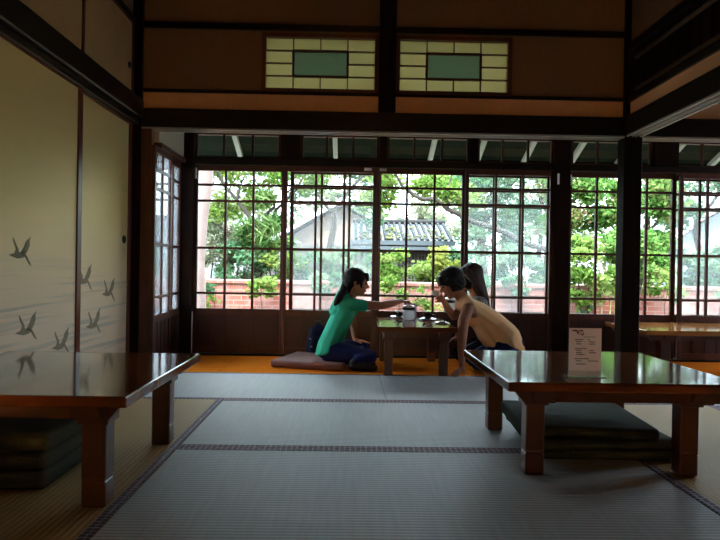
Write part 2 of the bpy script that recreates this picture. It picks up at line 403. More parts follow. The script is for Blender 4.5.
# tatami mats -------------------------------------------------------
def tatami(x0, x1, y0, y1, along_x, label, bord=('a', 'b')):
    t = root('tatami_mat', ((x0 + x1) / 2, (y0 + y1) / 2, -.055), label, 'tatami mat', 'tatami mats on the floor')
    g = .0015; w = .036
    MB().box((x0 + g, y0 + g, -.055), (x1 - g, y1 - g, -.0005), .002).build('mat_surface', M['tatami_x' if along_x else 'tatami_y'], t)
    if along_x:
        if 'a' in bord: MB().box((x0 + g, y0 + g, -.03), (x1 - g, y0 + w, .001)).build('border', M['heri'], t)
        if 'b' in bord: MB().box((x0 + g, y1 - w, -.03), (x1 - g, y1 - g, .001)).build('border', M['heri'], t)
    else:
        if 'a' in bord: MB().box((x0 + g, y0 + g, -.03), (x0 + w, y1 - g, .001)).build('border', M['heri'], t)
        if 'b' in bord: MB().box((x1 - w, y0 + g, -.03), (x1 - g, y1 - g, .001)).build('border', M['heri'], t)
    return t
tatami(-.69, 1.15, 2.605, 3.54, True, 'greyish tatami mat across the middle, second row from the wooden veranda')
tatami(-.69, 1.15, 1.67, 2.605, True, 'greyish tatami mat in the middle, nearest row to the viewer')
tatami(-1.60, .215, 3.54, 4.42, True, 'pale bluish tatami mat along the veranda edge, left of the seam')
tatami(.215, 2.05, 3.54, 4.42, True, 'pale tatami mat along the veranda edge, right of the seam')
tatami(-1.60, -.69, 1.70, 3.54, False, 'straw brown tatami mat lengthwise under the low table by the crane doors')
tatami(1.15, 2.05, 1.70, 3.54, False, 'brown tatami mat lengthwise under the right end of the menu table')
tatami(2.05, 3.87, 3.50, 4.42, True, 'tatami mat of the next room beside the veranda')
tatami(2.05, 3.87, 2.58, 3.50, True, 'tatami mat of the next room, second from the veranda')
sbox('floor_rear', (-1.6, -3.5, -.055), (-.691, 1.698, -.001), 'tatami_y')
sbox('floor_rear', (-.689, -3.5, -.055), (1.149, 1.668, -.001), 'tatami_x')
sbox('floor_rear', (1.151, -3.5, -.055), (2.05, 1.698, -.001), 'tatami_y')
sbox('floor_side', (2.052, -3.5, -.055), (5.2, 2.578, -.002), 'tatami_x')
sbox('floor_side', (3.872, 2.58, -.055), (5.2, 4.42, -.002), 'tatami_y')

# posts and wall above the opening at the post line ------------------
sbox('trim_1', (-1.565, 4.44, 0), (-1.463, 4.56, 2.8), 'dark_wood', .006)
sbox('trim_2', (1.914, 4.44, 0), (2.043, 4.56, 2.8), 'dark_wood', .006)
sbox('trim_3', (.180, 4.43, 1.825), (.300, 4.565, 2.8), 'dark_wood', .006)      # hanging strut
for i, (a, b) in enumerate(((-1.463, 1.914), (2.043, 5.2))):
    o = sbox('beam_lintel', (a, 4.43, 1.695), (b, 4.56, 1.825), 'dark_beam', .004)
    r = MB().box((a, 4.44, 1.684), (b, 4.462, 1.696)).box((a, 4.475, 1.684), (b, 4.483, 1.696)).box((a, 4.50, 1.684), (b, 4.508, 1.696)).box((a, 4.53, 1.684), (b, 4.55, 1.696))
    r.build('groove_rail', M['rail'], o)  # pale ribs: light caught under the lintel grooves is put into their colour
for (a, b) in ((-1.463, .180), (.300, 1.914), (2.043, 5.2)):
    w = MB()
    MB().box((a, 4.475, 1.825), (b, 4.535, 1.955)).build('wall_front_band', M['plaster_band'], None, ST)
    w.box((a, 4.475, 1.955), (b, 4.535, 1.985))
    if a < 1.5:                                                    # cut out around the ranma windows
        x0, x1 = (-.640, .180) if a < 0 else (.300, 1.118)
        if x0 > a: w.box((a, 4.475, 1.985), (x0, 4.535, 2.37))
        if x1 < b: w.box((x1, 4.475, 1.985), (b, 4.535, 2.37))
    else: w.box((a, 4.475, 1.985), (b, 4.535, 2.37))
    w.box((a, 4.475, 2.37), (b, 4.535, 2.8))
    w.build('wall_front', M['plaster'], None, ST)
    sbox('trim_4', (a, 4.462, 1.945), (b, 4.545, 1.970), 'dark_beam', .003)
    sbox('trim_5', (a, 4.455, 2.392), (b, 4.545, 2.435), 'dark_beam', .003)

def ranma(n, x0, x1):
    t = root('window_%d' % n, ((x0 + x1) / 2, 4.49, 1.97), kind=ST)
    z0, z1 = 1.962, 2.375; f = .028
    fr = MB()
    fr.box((x0, 4.462, z0), (x0 + f, 4.53, z1)).box((x1 - f, 4.462, z0), (x1, 4.53, z1)).box((x0, 4.462, z0), (x1, 4.53, z0 + f)).box((x0, 4.462, z1 - f), (x1, 4.53, z1))
    fr.build('window_frame', M['fusuma_frame'], t)
    a, b, c, d = x0 + f, x1 - f, z0 + f, z1 - f
    w = (b - a) / 4; h = (d - c) / 4; m = .004
    mu = MB()
    def V(x, za, zb, t_=m): mu.box((x - t_, 4.475, za), (x + t_, 4.495, zb))
    def H(z, xa, xb, t_=m): mu.box((xa, 4.475, z - t_), (xb, 4.495, z + t_))
    H(c + h, a, a + w); H(c + h, b - w, b); H(c + 3 * h, a, a + w); H(c + 3 * h, b - w, b)
    H(c + 2 * h, a, a + w); H(c + 2 * h, b - w, b)
    V(a + 2 * w, c, c + h); V(a + 2 * w, d - h, d)
    for x in (a + w, b - w): V(x, c, d)
    for x in (a + w, b - w): V(x, c + h, d - h, .008)
    H(c + h, a + w, b - w, .008); H(d - h, a + w, b - w, .008)
    mu.build('muntin', M['fusuma_frame'], t)
    p = MB(); p.box((a, 4.498, c), (b, 4.501, c + h)).box((a, 4.498, d - h), (b, 4.501, d)).box((a, 4.498, c + h), (a + w, 4.501, d - h)).box((b - w, 4.498, c + h), (b, 4.501, d - h))
    p.build('paper_pane', M['paper_yellow'], t)
    q = MB().box((a + w, 4.498, c + h), (b - w, 4.501, d - h)).build('centre_pane', M['paper_green'], t)
ranma(20, -.640, .180); ranma(21, .300, 1.118)

# veranda ceiling + unseen loft, added with a garden side gap to light the ranma
sbox('ceiling_veranda', (-1.62, 4.56, 1.90), (5.2, 5.40, 1.93), 'ceiling')
sbox('ceiling_added_loft', (-1.62, 4.56, 2.62), (5.2, 5.55, 2.68), 'plaster_grey')
sbox('wall_added_loft', (-1.70, 4.56, 1.9), (-1.62, 5.4, 2.7), 'plaster_grey')
sbox('wall_added_loft', (-1.62, 5.30, 1.93), (5.2, 5.38, 2.22), 'plaster_grey')

# ------------------------------------------------------------------ left wall with fusuma
sbox('wall_left', (-1.66, -3.5, -.3), (-1.58, 4.44, 2.9), 'plaster')
sbox('wall_left', (-1.58, -3.5, 1.83), (-1.53, 4.44, 2.9), 'plaster')
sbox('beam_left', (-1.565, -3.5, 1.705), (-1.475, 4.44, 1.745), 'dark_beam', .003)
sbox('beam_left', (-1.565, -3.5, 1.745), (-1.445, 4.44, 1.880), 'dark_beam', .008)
sbox('trim_6', (-1.545, -3.5, 2.40), (-1.50, 4.44, 2.445), 'dark_beam', .003)
sbox('trim_7', (-1.58, -3.5, -.01), (-1.46, 4.44, .012), 'dark_wood', .002)
def fusuma(n, y0, y1, x, handle=None, z0=.012, z1=1.705, small=False):
    t = root('door_%d' % n, (x, (y0 + y1) / 2, z0), kind=ST)
    f = .030 if small else .055
    MB().box((x - .012, y0 + f * .5, z0 + .01), (x + .004, y1 - f * .5, z1 - .01)).build('paper_panel', M['paper_gold'] if small else M['fusuma'], t)
    fr = MB()
    fr.box((x - .015, y0, z0), (x + .012, y0 + f, z1), .003).box((x - .015, y1 - f, z0), (x + .012, y1, z1), .003)
    fr.box((x - .015, y0 + f, z0), (x + .012, y1 - f, z0 + .018)).box((x - .015, y0 + f, z1 - .015), (x + .012, y1 - f, z1))
    fr.build('door_frame', M['fusuma_frame'], t)
    if handle:
        hy, hz, r = handle
        pr = [(0, .0), (r * .7, .0), (r * .8, .004), (r, .005), (r, .0), (r, -.004), (0, -.004)]
        me = MB().lathe(pr, n=24)
        o = me.build('door_handle', M['black_metal'], t, sm=40)
        o.data.transform(Matrix.Translation((x + .006, hy, hz)) @ Matrix.Rotation(R(90), 4, 'Y'))
    return t
D1 = fusuma(1, 3.49, 4.40, -1.52, (4.277, .905, .026))
D2 = fusuma(2, 2.60, 3.535, -1.495)
fusuma(3, 1.70, 2.62, -1.52); fusuma(4, .80, 1.72, -1.495)
fusuma(5, 3.50, 4.40, -1.515, (4.32, 2.085, .022), 1.885, 2.40, True)
fusuma(6, 2.60, 3.545, -1.495, None, 1.885, 2.40, True)
fusuma(7, 1.70, 2.62, -1.515, None, 1.885, 2.40, True)

def crane(parent, x, y, z, s, flip=1, rot=0):
    """a flying crane seen from the side: body, neck, two raised wings, trailing legs (flat painting on the paper)"""
    polys = [
        [(-.50, .00), (-.30, .05), (-.05, .10), (.12, .06), (.22, -.04), (.05, -.10), (-.15, -.12), (-.35, -.06)],      # body
        [(-.28, .06), (-.22, .20), (-.33, .44), (-.36, .58), (-.30, .54), (-.25, .44), (-.12, .22), (-.10, .08)],      # neck and head
        [(-.05, .04), (.12, .30), (.20, .48), (.42, .66), (.36, .50), (.38, .36), (.28, .14), (.16, .0)],              # wing
        [(.12, .02), (.24, -.16), (.34, -.30), (.46, -.38), (.40, -.26), (.30, -.10), (.22, .02)],                      # legs
    ]
    t = bmesh.new()
    for p in polys:
        vs = [t.verts.new((x, y + 1.55 * s * (u * math.cos(rot) - v * math.sin(rot)) * flip, z + s * (u * math.sin(rot) + v * math.cos(rot)))) for u, v in p]
        f = t.faces.new(vs)
        e = bmesh.ops.extrude_face_region(t, geom=[f])
        bmesh.ops.translate(t, vec=(.0006, 0, 0), verts=[v for v in e['geom'] if isinstance(v, bmesh.types.BMVert)])
    bmesh.ops.recalc_face_normals(t, faces=t.faces)
    link('painted_crane', mesh_from(t), M['crane'], parent)
for y, z, s in ((2.905, .775, .135), (2.968, .424, .135), (3.32, .312, .14)): crane(D2, -1.4908, y, z, s)
for y, z, s in ((3.66, .64, .15), (4.03, .555, .15), (3.80, .375, .15)): crane(D1, -1.5158, y, z, s)

# ------------------------------------------------------------------ glazed sashes
ROWS = [1.525, 1.409, 1.276, .885, .511, .385]
def sash(n, x0, x1, y, cols, gl='glass', zb=.02, zt=1.57, latch=None, axis='x', name=None, gx=None):
    """x0..x1 are the outer edges; axis 'y' builds it on a side wall (x/y swapped)"""
    def P(u, v, z): return (u, v, z) if axis == 'x' else (v, u, z)
    def bx(mb, u0, u1, v0, v1, z0, z1, bev=0):
        a = P(u0, v0, z0); b = P(u1, v1, z1)
        mb.box([min(i, j) for i, j in zip(a, b)], [max(i, j) for i, j in zip(a, b)], bev)
    t = root(name or 'window_%d' % n, P((x0 + x1) / 2, y, zb), kind=ST)
    s = .032; h = .015
    g0, g1 = x0 + s, x1 - s
    fr = MB()
    bx(fr, x0, g0, y - h, y + h, zb, zt, .003); bx(fr, g1, x1, y - h, y + h, zb, zt, .003)
    bx(fr, g0, g1, y - h, y + h, ROWS[0], zt); bx(fr, g0, g1, y - h, y + h, .335, ROWS[-1]); bx(fr, g0, g1, y - h, y + h, zb, .07)
    fr.build('window_frame', M['sash'], t)
    mu = MB()
    for k in range(1, cols):
        xx = g0 + (g1 - g0) * k / cols
        bx(mu, xx - .0095, xx + .0095, y - .011, y + .011, ROWS[-1], ROWS[0])
    for z in ROWS[1:-1]: bx(mu, g0, g1, y - .010, y + .010, z - .0095, z + .0095)
    mu.build('muntin', M['sash'], t)
    p = MB(); bx(p, g0, g1, y - .0015, y + .0015, ROWS[-1], ROWS[0]); p.build('glass_pane', M[gl], t)
    q = MB(); bx(q, g0, g1, y - .006, y + .006, .07, .335)
    k = 0; nb = cols * 2
    for k in range(1, nb):
        xx = g0 + (g1 - g0) * k / nb
        bx(q, xx - .006, xx + .006, y - .010, y + .010, .07, .335)
    q.build('lower_panel', M['sash_panel'], t)
    if latch is not None:
        for (u, z, du, dz) in latch:
            l = MB(); bx(l, u - du, u + du, y - h - .016, y - h, z - dz, z + dz, .002); l.build('latch', M['white'], t)
    return t
sash(1, -1.300, -.548, 5.30, 3, latch=[(-1.285, 1.50, .008, .045)])
sash(2, -.558, .212, 5.262, 3, latch=[(.135, 1.552, .030, .012)])
sash(3, .204, .955, 5.30, 3, latch=[(.262, 1.556, .030, .012)])
sash(4, .943, 1.682, 5.262, 3)
sash(5, 1.812, 2.720, 5.30, 4, latch=[(1.826, 1.50, .008, .045)])
sash(6, 2.735, 3.62, 5.262, 4)
sash(7, 3.61, 4.45, 5.30, 4)
# outer storm sashes with hazy panes, slid behind the inner ones
sash(8, -.515, .255, 5.40, 3, 'glass_haze')
sash(9, .955, 1.70, 5.40, 3, 'glass_haze')
sash(10, 2.745, 3.63, 5.40, 4, 'glass_haze')
l = MB().box((1.70, 5.222, 1.455), (1.716, 5.232, 1.545), .002).build('latch', M['white'])
# posts, head and transoms of the window wall
sbox('trim_8', (-1.42, 5.235, 0), (-1.295, 5.38, 1.90), 'dark_wood', .004)
o = sbox('trim_9', (1.682, 5.235, 0), (1.815, 5.38, 1.90), 'dark_wood', .004)
l.parent = o
sbox('trim_10', (4.45, 5.235, 0), (5.2, 5.38, 1.90), 'dark_wood', .004)
sbox('trim_11', (-1.295, 5.24, 1.572), (1.682, 5.42, 1.622), 'dark_beam', .003)
sbox('trim_12', (1.815, 5.24, 1.572), (4.45, 5.42, 1.622), 'dark_beam', .003)
sbox('trim_13', (-1.295, 5.235, .001), (1.682, 5.42, .019), 'dark_beam')
sbox('trim_14', (1.815, 5.235, .001), (4.45, 5.42, .019), 'dark_beam')
sbox('trim_15', (-1.62, 5.22, 1.845), (5.2, 5.38, 1.90), 'dark_beam', .003)
n = 11
tr = [(-1.27, -.555), (-.36, .345), (.435, 1.07), (1.24, 1.665)]
tr = [(-1.300, -.585), (-.425, .230), (.290, .985), (1.045, 1.690), (1.830, 2.52), (2.72, 3.40), (3.5, 4.2)]
for k, (a, b) in enumerate(tr):
    t = root('window_%d' % n, ((a + b) / 2, 5.31, 1.62), kind=ST); n += 1
    z0, z1 = 1.622, 1.845; f = .022
    MB().box((a, 5.29, z0), (a + f, 5.33, z1)).box((b - f, 5.29, z0), (b, 5.33, z1)).box((a, 5.29, z0), (b, 5.33, z0 + f)).box((a, 5.29, z1 - f), (b, 5.33, z1)).build('window_frame', M['sash'], t)
    mu = MB()
    for j in (1, 2): xx = a + (b - a) * j / 3; mu.box((xx - .008, 5.295, z0 + f), (xx + .008, 5.325, z1 - f))
    mu.build('muntin', M['sash'], t)
    MB().box((a + f, 5.308, z0 + f), (b - f, 5.311, z1 - f)).build('glass_pane', M['glass'], t)
    nx = tr[k + 1][0] if k + 1 < len(tr) else 4.45
    if abs(nx - 1.83) > .01:
        sbox('trim_16', (b, 5.25, 1.622), (nx, 5.36, 1.845), 'dark_wood')

# left end of the veranda: two more sliding sashes and a wall strip above
sash(18, 4.435, 4.86, -1.375, 2, 'glass_side', axis='y')
sash(19, 4.835, 5.23, -1.407, 2, 'glass_side', axis='y')
sbox('trim_17', (-1.46, 4.565, 1.572), (-1.355, 5.235, 1.612), 'sash', .003)
sbox('trim_18', (-1.46, 4.565, .001), (-1.355, 5.235, .019), 'dark_beam')
sbox('wall_side', (-1.44, 4.565, 1.612), (-1.375, 5.235, 1.90), 'plaster_grey')
sbox('trim_23', (-1.4625, 4.445, .001), (-1.392, 4.50, 1.69), 'sash')
sbox('trim_19', (-1.58, 5.24, 0), (-1.421, 5.38, 1.90), 'dark_wood')

# ------------------------------------------------------------------ opening to the next room (right side)
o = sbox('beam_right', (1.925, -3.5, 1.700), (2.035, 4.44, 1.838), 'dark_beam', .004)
MB().box((1.925, -3.5, 1.690), (1.940, 4.44, 1.702)).box((1.965, -3.5, 1.690), (1.973, 4.44, 1.702)).box((1.987, -3.5, 1.690), (1.995, 4.44, 1.702)).box((2.018, -3.5, 1.690), (2.035, 4.44, 1.702)).build('groove_rail', M['rail'], o)  # rib colour is pale to carry the light caught on the groove edges
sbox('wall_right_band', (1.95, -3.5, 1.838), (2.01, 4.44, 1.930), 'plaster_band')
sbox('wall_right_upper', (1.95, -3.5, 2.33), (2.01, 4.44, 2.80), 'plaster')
sbox('trim_20', (1.930, -3.5, 1.930), (2.03, 4.44, 1.968), 'dark_beam', .003)
sbox('trim_21', (1.930, -3.5, 2.30), (2.03, 4.44, 2.345), 'dark_beam', .003)
# openwork transom: dark vertical boards with two pale rails behind
t = root('transom_screen', (1.98, 2.5, 1.968), 'dark openwork transom screen above the opening on the right', 'transom screen')
q = MB()
for k in range(42):
    y = -.6 + k * .12
    q.box((1.972, y, 1.968), (1.988, y + .102, 2.30))
q.build('board', M['dark_wood'], t)
MB().box((1.958, -.7, 2.005), (1.972, 4.40, 2.028)).build('rail', M['ceiling'], t)
MB().box((1.958, -.7, 2.225), (1.972, 4.40, 2.248)).build('rail', M['ceiling'], t)

# ------------------------------------------------------------------ eave outside
t = root('roof_eave', (1, 5.9, 1.9), kind=ST)
sl = [(5.38, 1.99), (5.96, 1.765), (5.96, 1.80), (5.38, 2.03)]
MB().prism(sl, 'x', -2.6, 6.2).build('eave_boards', M['eave'], t)
for k in range(19):
    x = -2.35 + k * .44
    MB().prism([(5.38, 1.945), (5.95, 1.722), (5.95, 1.768), (5.38, 1.989)], 'x', x - .02, x + .02).build('rafter', M['rafter'], t)
MB().box((-2.6, 5.951, 1.70), (6.2, 5.98, 1.805)).build('fascia', M['eave'], t)
sbox('wall_outer', (-1.62, 5.36, 1.905), (5.2, 5.379, 2.05), 'plaster_grey')
sbox('wall_outer', (-1.66, 5.24, -.5), (-1.58, 5.40, 2.2), 'dark_wood')

# ------------------------------------------------------------------ low tables
def low_table(x0, x1, y0, y1, zt, label, group, top='table', leg='table_leg', inset=.10, lw=.074, nick=True, off0=.095, off1=.06):
    t = root('low_table', ((x0 + x1) / 2, (y0 + y1) / 2, 0), label, 'low table', group)
    th = .034
    tp = MB().box((x0, y0, zt - th), (x1, y1, zt), .005, seg=2)
    tp.build('tabletop', M[top], t)
    # skirt boards under the top with slanting ends
    ins = .03; zb = zt - th - .042
    for (ya, yb) in ((y0 + .045, y0 + .085), (y1 - .085, y1 - .045)):
        MB().prism([(x0 + ins, zt - th), (x1 - ins, zt - th), (x1 - ins - .035, zb), (x0 + ins + .035, zb)], 'y', ya, yb).build('apron', M[leg], t)
    for (xa, xb) in ((x0 + inset - .01, x0 + inset + .07), (x1 - inset - .07, x1 - inset + .01)):
        MB().prism([(y0 + .015, zt - th), (y1 - .015, zt - th), (y1 - .045, zb - .004), (y0 + .045, zb - .004)], 'x', xa, xb).build('cross_bearer', M[leg], t)
    for lx in (x0 + inset - lw * .1, x1 - inset - lw * .9):
        for ly in (y0 + off0, y1 - off1 - lw):
            m = MB()
            m.box((lx - .010, ly - .012, zb - .028), (lx + lw + .010, ly + lw + .012, zb), .002)
            m.box((lx, ly, .085), (lx + lw, ly + lw, zb - .02), .004)
            if nick: m.box((lx + .002, ly + .002, .079), (lx + lw - .002, ly + lw - .002, .088))
            m.box((lx, ly, .001), (lx + lw, ly + lw, .081), .005)
            m.build('leg', M[leg], t)
    return t
low_table(.548, 1.382, 2.165, 3.02, .36, 'dark lacquered low table bearing the printed menu card', 'low tables', off0=.13, off1=.03, inset=.107, lw=.068)
low_table(-1.465, -.640, 1.845, 2.76, .36, 'dark lacquered low table beside the crane painted sliding doors', 'low tables')
low_table(.197, .738, 4.285, 5.16, .345, 'small low table on the veranda where three people gather', 'low tables', inset=.055, lw=.06)
low_table(2.10, 3.35, 4.46, 5.20, .33, 'honey coloured low table in the next room behind the post', 'low tables', top='table_honey', inset=.16)

# ------------------------------------------------------------------ floor cushions
def cushion(cx, cy, z, sx, sy, th, m, label, group=None, rz=0):
    q = MB(); r = th * .42
    balls = [((i * (sx / 2 - r), j * (sy / 2 - r), k), (r, r, r * .85)) for i in (-1, 1) for j in (-1, 1) for k in (r * .85, th - r * .85)]
    balls += [((0, 0, th * .55), (sx * .40, sy * .40, th * .52))]
    q.hull(balls)
    me = mesh_from(q.bm); smooth(me, 50)
    o = link('floor_cushion', me, M[m]); o.location = (cx, cy, z); o.rotation_euler.z = R(rz)
    tag(o, label, 'cushion', group)
    return o
G1 = 'cushions stacked beneath the menu table'; G2 = 'cushions stacked beneath the left table'
cushion(1.04, 2.72, .0015, .54, .50, .047, 'zabuton_dark', 'dark green floor cushion under the menu table, bottom of its stack', G1, -2)
cushion(1.01, 2.70, .047, .54, .50, .047, 'zabuton_dark', 'dark green floor cushion under the menu table, middle of its stack', G1, 3)
cushion(.955, 2.69, .092, .54, .50, .047, 'zabuton_dark', 'dark green floor cushion under the menu table, topmost of its stack', G1, -4)
cushion(-1.225, 2.335, .0015, .50, .53, .062, 'zabuton_dark', 'near black floor cushion under the table by crane doors, bottom of its stack', G2, 0)
cushion(-1.235, 2.33, .062, .50, .53, .062, 'zabuton_dark', 'near black floor cushion under the table by crane doors, middle of its stack', G2, 2)
cushion(-1.215, 2.35, .122, .50, .52, .062, 'zabuton_dark', 'near black floor cushion under the table by crane doors, topmost of its stack', G2, -2)
cushion(-.235, 4.83, .0015, .56, .52, .056, 'zabuton_brown', 'brown floor cushion on the veranda beneath the person in teal shirt', None, -17)

# ------------------------------------------------------------------ menu cards
def menu_card(cx, cy, z, w, h, m, label, text=True, base=True):
    t = root('menu_card', (cx, cy, z), label, 'menu card', 'menu cards standing on tables')
    MB().box((cx - w / 2, cy - .0015, z + .004), (cx + w / 2, cy + .0015, z + h)).build('card', M[m], t)
    if base:
        MB().box((cx - w / 2 - .012, cy - .022, z + .0005), (cx + w / 2 + .012, cy + .022, z + .0035)).box((cx - w / 2 - .002, cy - .006, z + .003), (cx + w / 2 + .002, cy - .0025, z + .022)).box((cx - w / 2 - .002, cy + .0025, z + .003), (cx + w / 2 + .002, cy + .006, z + .022)).build('acrylic_base', M['acrylic'], t)
    if text:
        # faded brush emblem at the top left
        e = MB(); y = cy - .0019
        X = lambda u: cx - w / 2 + u * w
        Z = lambda v: z + h - v * h
        def stroke(pts, wd):
            for (a, b), (c, d) in zip(pts, pts[1:]):
                e.prism([(X(a), Z(b)), (X(c), Z(d)), (X(c) + wd * .3, Z(d) - wd), (X(a) + wd * .3, Z(b) - wd)], 'y', y, y + .0005)
        stroke([(.08, .035), (.22, .03), (.30, .06), (.24, .10)], .005)
        stroke([(.18, .05), (.27, .09), (.30, .125)], .004)
        stroke([(.30, .03), (.42, .045), (.45, .09), (.40, .125)], .005)
        stroke([(.36, .07), (.34, .11), (.40, .13)], .004)
        e.build('emblem', M['ink_red'], t)
        q = MB(); rr = random.Random(3)
        def line(u0, u1, v, hh=.0032):
            u = u0
            while u < u1:
                l = rr.uniform(.02, .05)
                q.box((X(u), y, Z(v) - hh / 2), (X(min(u + l, u1)), y + .0005, Z(v) + hh / 2))
                u += l + .012
        line(.44, .82, .18, .002)
        line(.18, .44, .235); line(.58, .64, .235)
        for v in (.28, .325): line(.22, .38, v); line(.62, .80, v)
        line(.18, .56, .42)
        for v in (.46, .505): line(.22, .40, v); line(.62, .84 if v > .5 else .76, v)
        line(.22, .48, .545)
        line(.18, .62, .63); line(.22, .38, .675); line(.60, .90, .675); line(.22, .52, .74)
        q.build('printed_lines', M['ink'], t)
    return t
menu_card(.860, 2.30, .36, .118, .176, 'card', 'white printed menu card in clear holder on the dark table at right')
menu_card(.497, 5.10, .345, .085, .115, 'card_lavender', 'lavender card standing behind the glass tea jug', False)
menu_card(2.163, 5.08, .33, .06, .135, 'card_pink', 'pink card on the honey table, half hidden by the post', False)

# ------------------------------------------------------------------ tea things
def tea_jug(x, y, z, label, hx=1, tilt=0):
    t = root('glass_teapot', (x, y, z), label, 'teapot', 'glass teapots')
    MB().lathe([(0, .003), (.040, .003), (.046, .012), (.046, .085), (.042, .10), (.040, .10), (.043, .084), (.043, .014), (.038, .008), (0, .008)], (x, y, z)).build('glass_body', M['jug_glass'], t, sm=40)
    MB().lathe([(.0468, .078), (.049, .078), (.049, .098), (.0468, .098), (.0468, .078)], (x, y, z)).build('band', M['black_metal'], t, sm=40)
    MB().lathe([(0, .10), (.044, .10), (.044, .108), (.030, .116), (.010, .118), (.006, .128), (.010, .134), (0, .137)], (x, y, z)).build('lid', M['porcelain'], t, sm=40)
    MB().tube([(x + hx * .047, y, z + .09), (x + hx * .075, y, z + .085), (x + hx * .08, y, z + .05), (x + hx * .072, y, z + .025), (x + hx * .046, y, z + .02)], .004, 8).build('handle', M['black_metal'], t, sm=40)
    MB().lathe([(0, .0105), (.0415, .0145), (.0415, .055), (0, .055)], (x, y, z)).build('tea', M['jug_glass'], t, sm=40)
    return t
tea_jug(.455, 4.86, .3455, 'glass teapot with black band on the veranda table under the reaching hand', -1)
tea_jug(.765, 4.84, .408, 'glass teapot held in the air by the long haired person', 1)
def cup(x, y, z, m, label, saucer=True, r=.038, h=.05):
    if saucer:
        s = MB().lathe([(0, 0), (.045, 0), (.068, .010), (.068, .0125), (.044, .004), (0, .004)], (0, 0, 0)).build('saucer', M['porcelain'], sm=40)
        s.location = (x, y, z); tag(s, 'white saucer beneath the ' + label.split(' on ')[0], 'saucer', 'white saucers'); z += .0045
    t = root('teacup', (x, y, z), label, 'cup')
    MB().lathe([(0, 0), (r * .6, 0), (r * .66, .004), (r * .92, h * .4), (r, h), (r - .003, h), (r * .86, h * .4), (r * .5, .007), (0, .006)], (x, y, z)).build('bowl', M[m], t, sm=40)
    MB().tube([(x + r * .92, y, z + h * .82), (x + r + .014, y, z + h * .8), (x + r + .016, y, z + h * .45), (x + r * .85, y, z + h * .3)], .0035, 8).build('handle', M[m], t, sm=40)
    if saucer:
        MB().lathe([(0, h * .75), (r * .9, h * .75), (r * .88, h * .72), (0, h * .72)], (x, y, z)).build('drink', M['coffee'], t)
    return t
cup(.605, 4.90, .3455, 'black_gloss', 'black cup on the saucer between teapot and bending person')
cup(.395, 5.08, .3455, 'black_gloss', 'smaller black cup on the saucer behind the teapot', r=.032, h=.042)
cup(.632, 4.655, .545, 'porcelain', 'small white cup held to the mouth of the person in cream vest', False, r=.032, h=.038)
pl = MB().lathe([(0, 0), (.035, 0), (.055, .008), (.055, .0105), (.034, .004), (0, .004)]).build('plate', M['porcelain'], sm=40)
pl.location = (.672, 4.60, .3455); tag(pl, 'small white plate near the bending person\'s arm', 'plate')
MB_ = MB().hull([((.650, 4.59, .355), .006), ((.682, 4.592, .355), .007)]).hull([((.662, 4.615, .355), .006), ((.694, 4.60, .355), .006)])
o = MB_.organic('snack', M['coffee'], None, .0015, 2); tag(o, 'dark sweet on the small white plate', 'snack')
o = MB().hull([((.53, 4.995, .3495), .003), ((.66, 5.0, .3495), .003)], 1).hull([((.66, 5.0, .3495), (.018, .011, .003)), ((.67, 5.0, .3495), (.012, .009, .003))]).build('spoon', M['rail'], sm=50)
tag(o, 'pale spoon lying behind the black cup', 'spoon')

# ------------------------------------------------------------------ people
def rotm(a): return Matrix.Rotation(a, 4, 'Y')
def hand(mb, w, d, nrm, curl=20, s=.9, thumb=1, spread=0):
    w = Vector(w); d = Vector(d).normalized(); nrm = Vector(nrm); nrm = (nrm - d * nrm.dot(d)).normalized(); sd = d.cross(nrm)
    sc_ = s
    P = lambda a, b, c=0: w + (d * a + sd * b + nrm * c) * sc_
    mb.hull([(P(0, -.010), .016 * sc_), (P(0, .010), .016 * sc_), (P(.070, -.026), .011 * sc_), (P(.074, .026), .011 * sc_)])
    L = [.058, .070, .066, .050]
    for i in range(4):
        off = (-.030 + .020 * i)
        p = P(.074 - .004 * abs(i - 1.5), off)
        dd = (d + sd * off * 2).normalized(); r = .0085 * sc_
        for k in range(3):
            ax = dd.cross(nrm).normalized()
            dd = (Matrix.Rotation(R(-curl * (1 if k else .6)), 3, sd) @ dd).normalized()
            if dd.dot(nrm) > 0 and k == 0 and curl > 0:
                dd = (Matrix.Rotation(R(2 * curl * .6), 3, sd) @ dd).normalized()
            q = p + dd * L[i] * sc_ * (.45, .31, .24)[k]
            mb.hull([(p, r), (q, r * .9)]); p = q; r *= .9
    t0 = P(.018, -.022 * thumb * 1.0); dt = (d * .75 - sd * thumb * .7 - nrm * .25).normalized()
    t1 = t0 + dt * .032 * sc_; t2 = t1 + (dt * .8 + d * .4 - nrm * .15).normalized() * .028 * sc_
    mb.hull([(t0, .012 * sc_), (t1, .0095 * sc_)]); mb.hull([(t1, .0095 * sc_), (t2, .008 * sc_)])

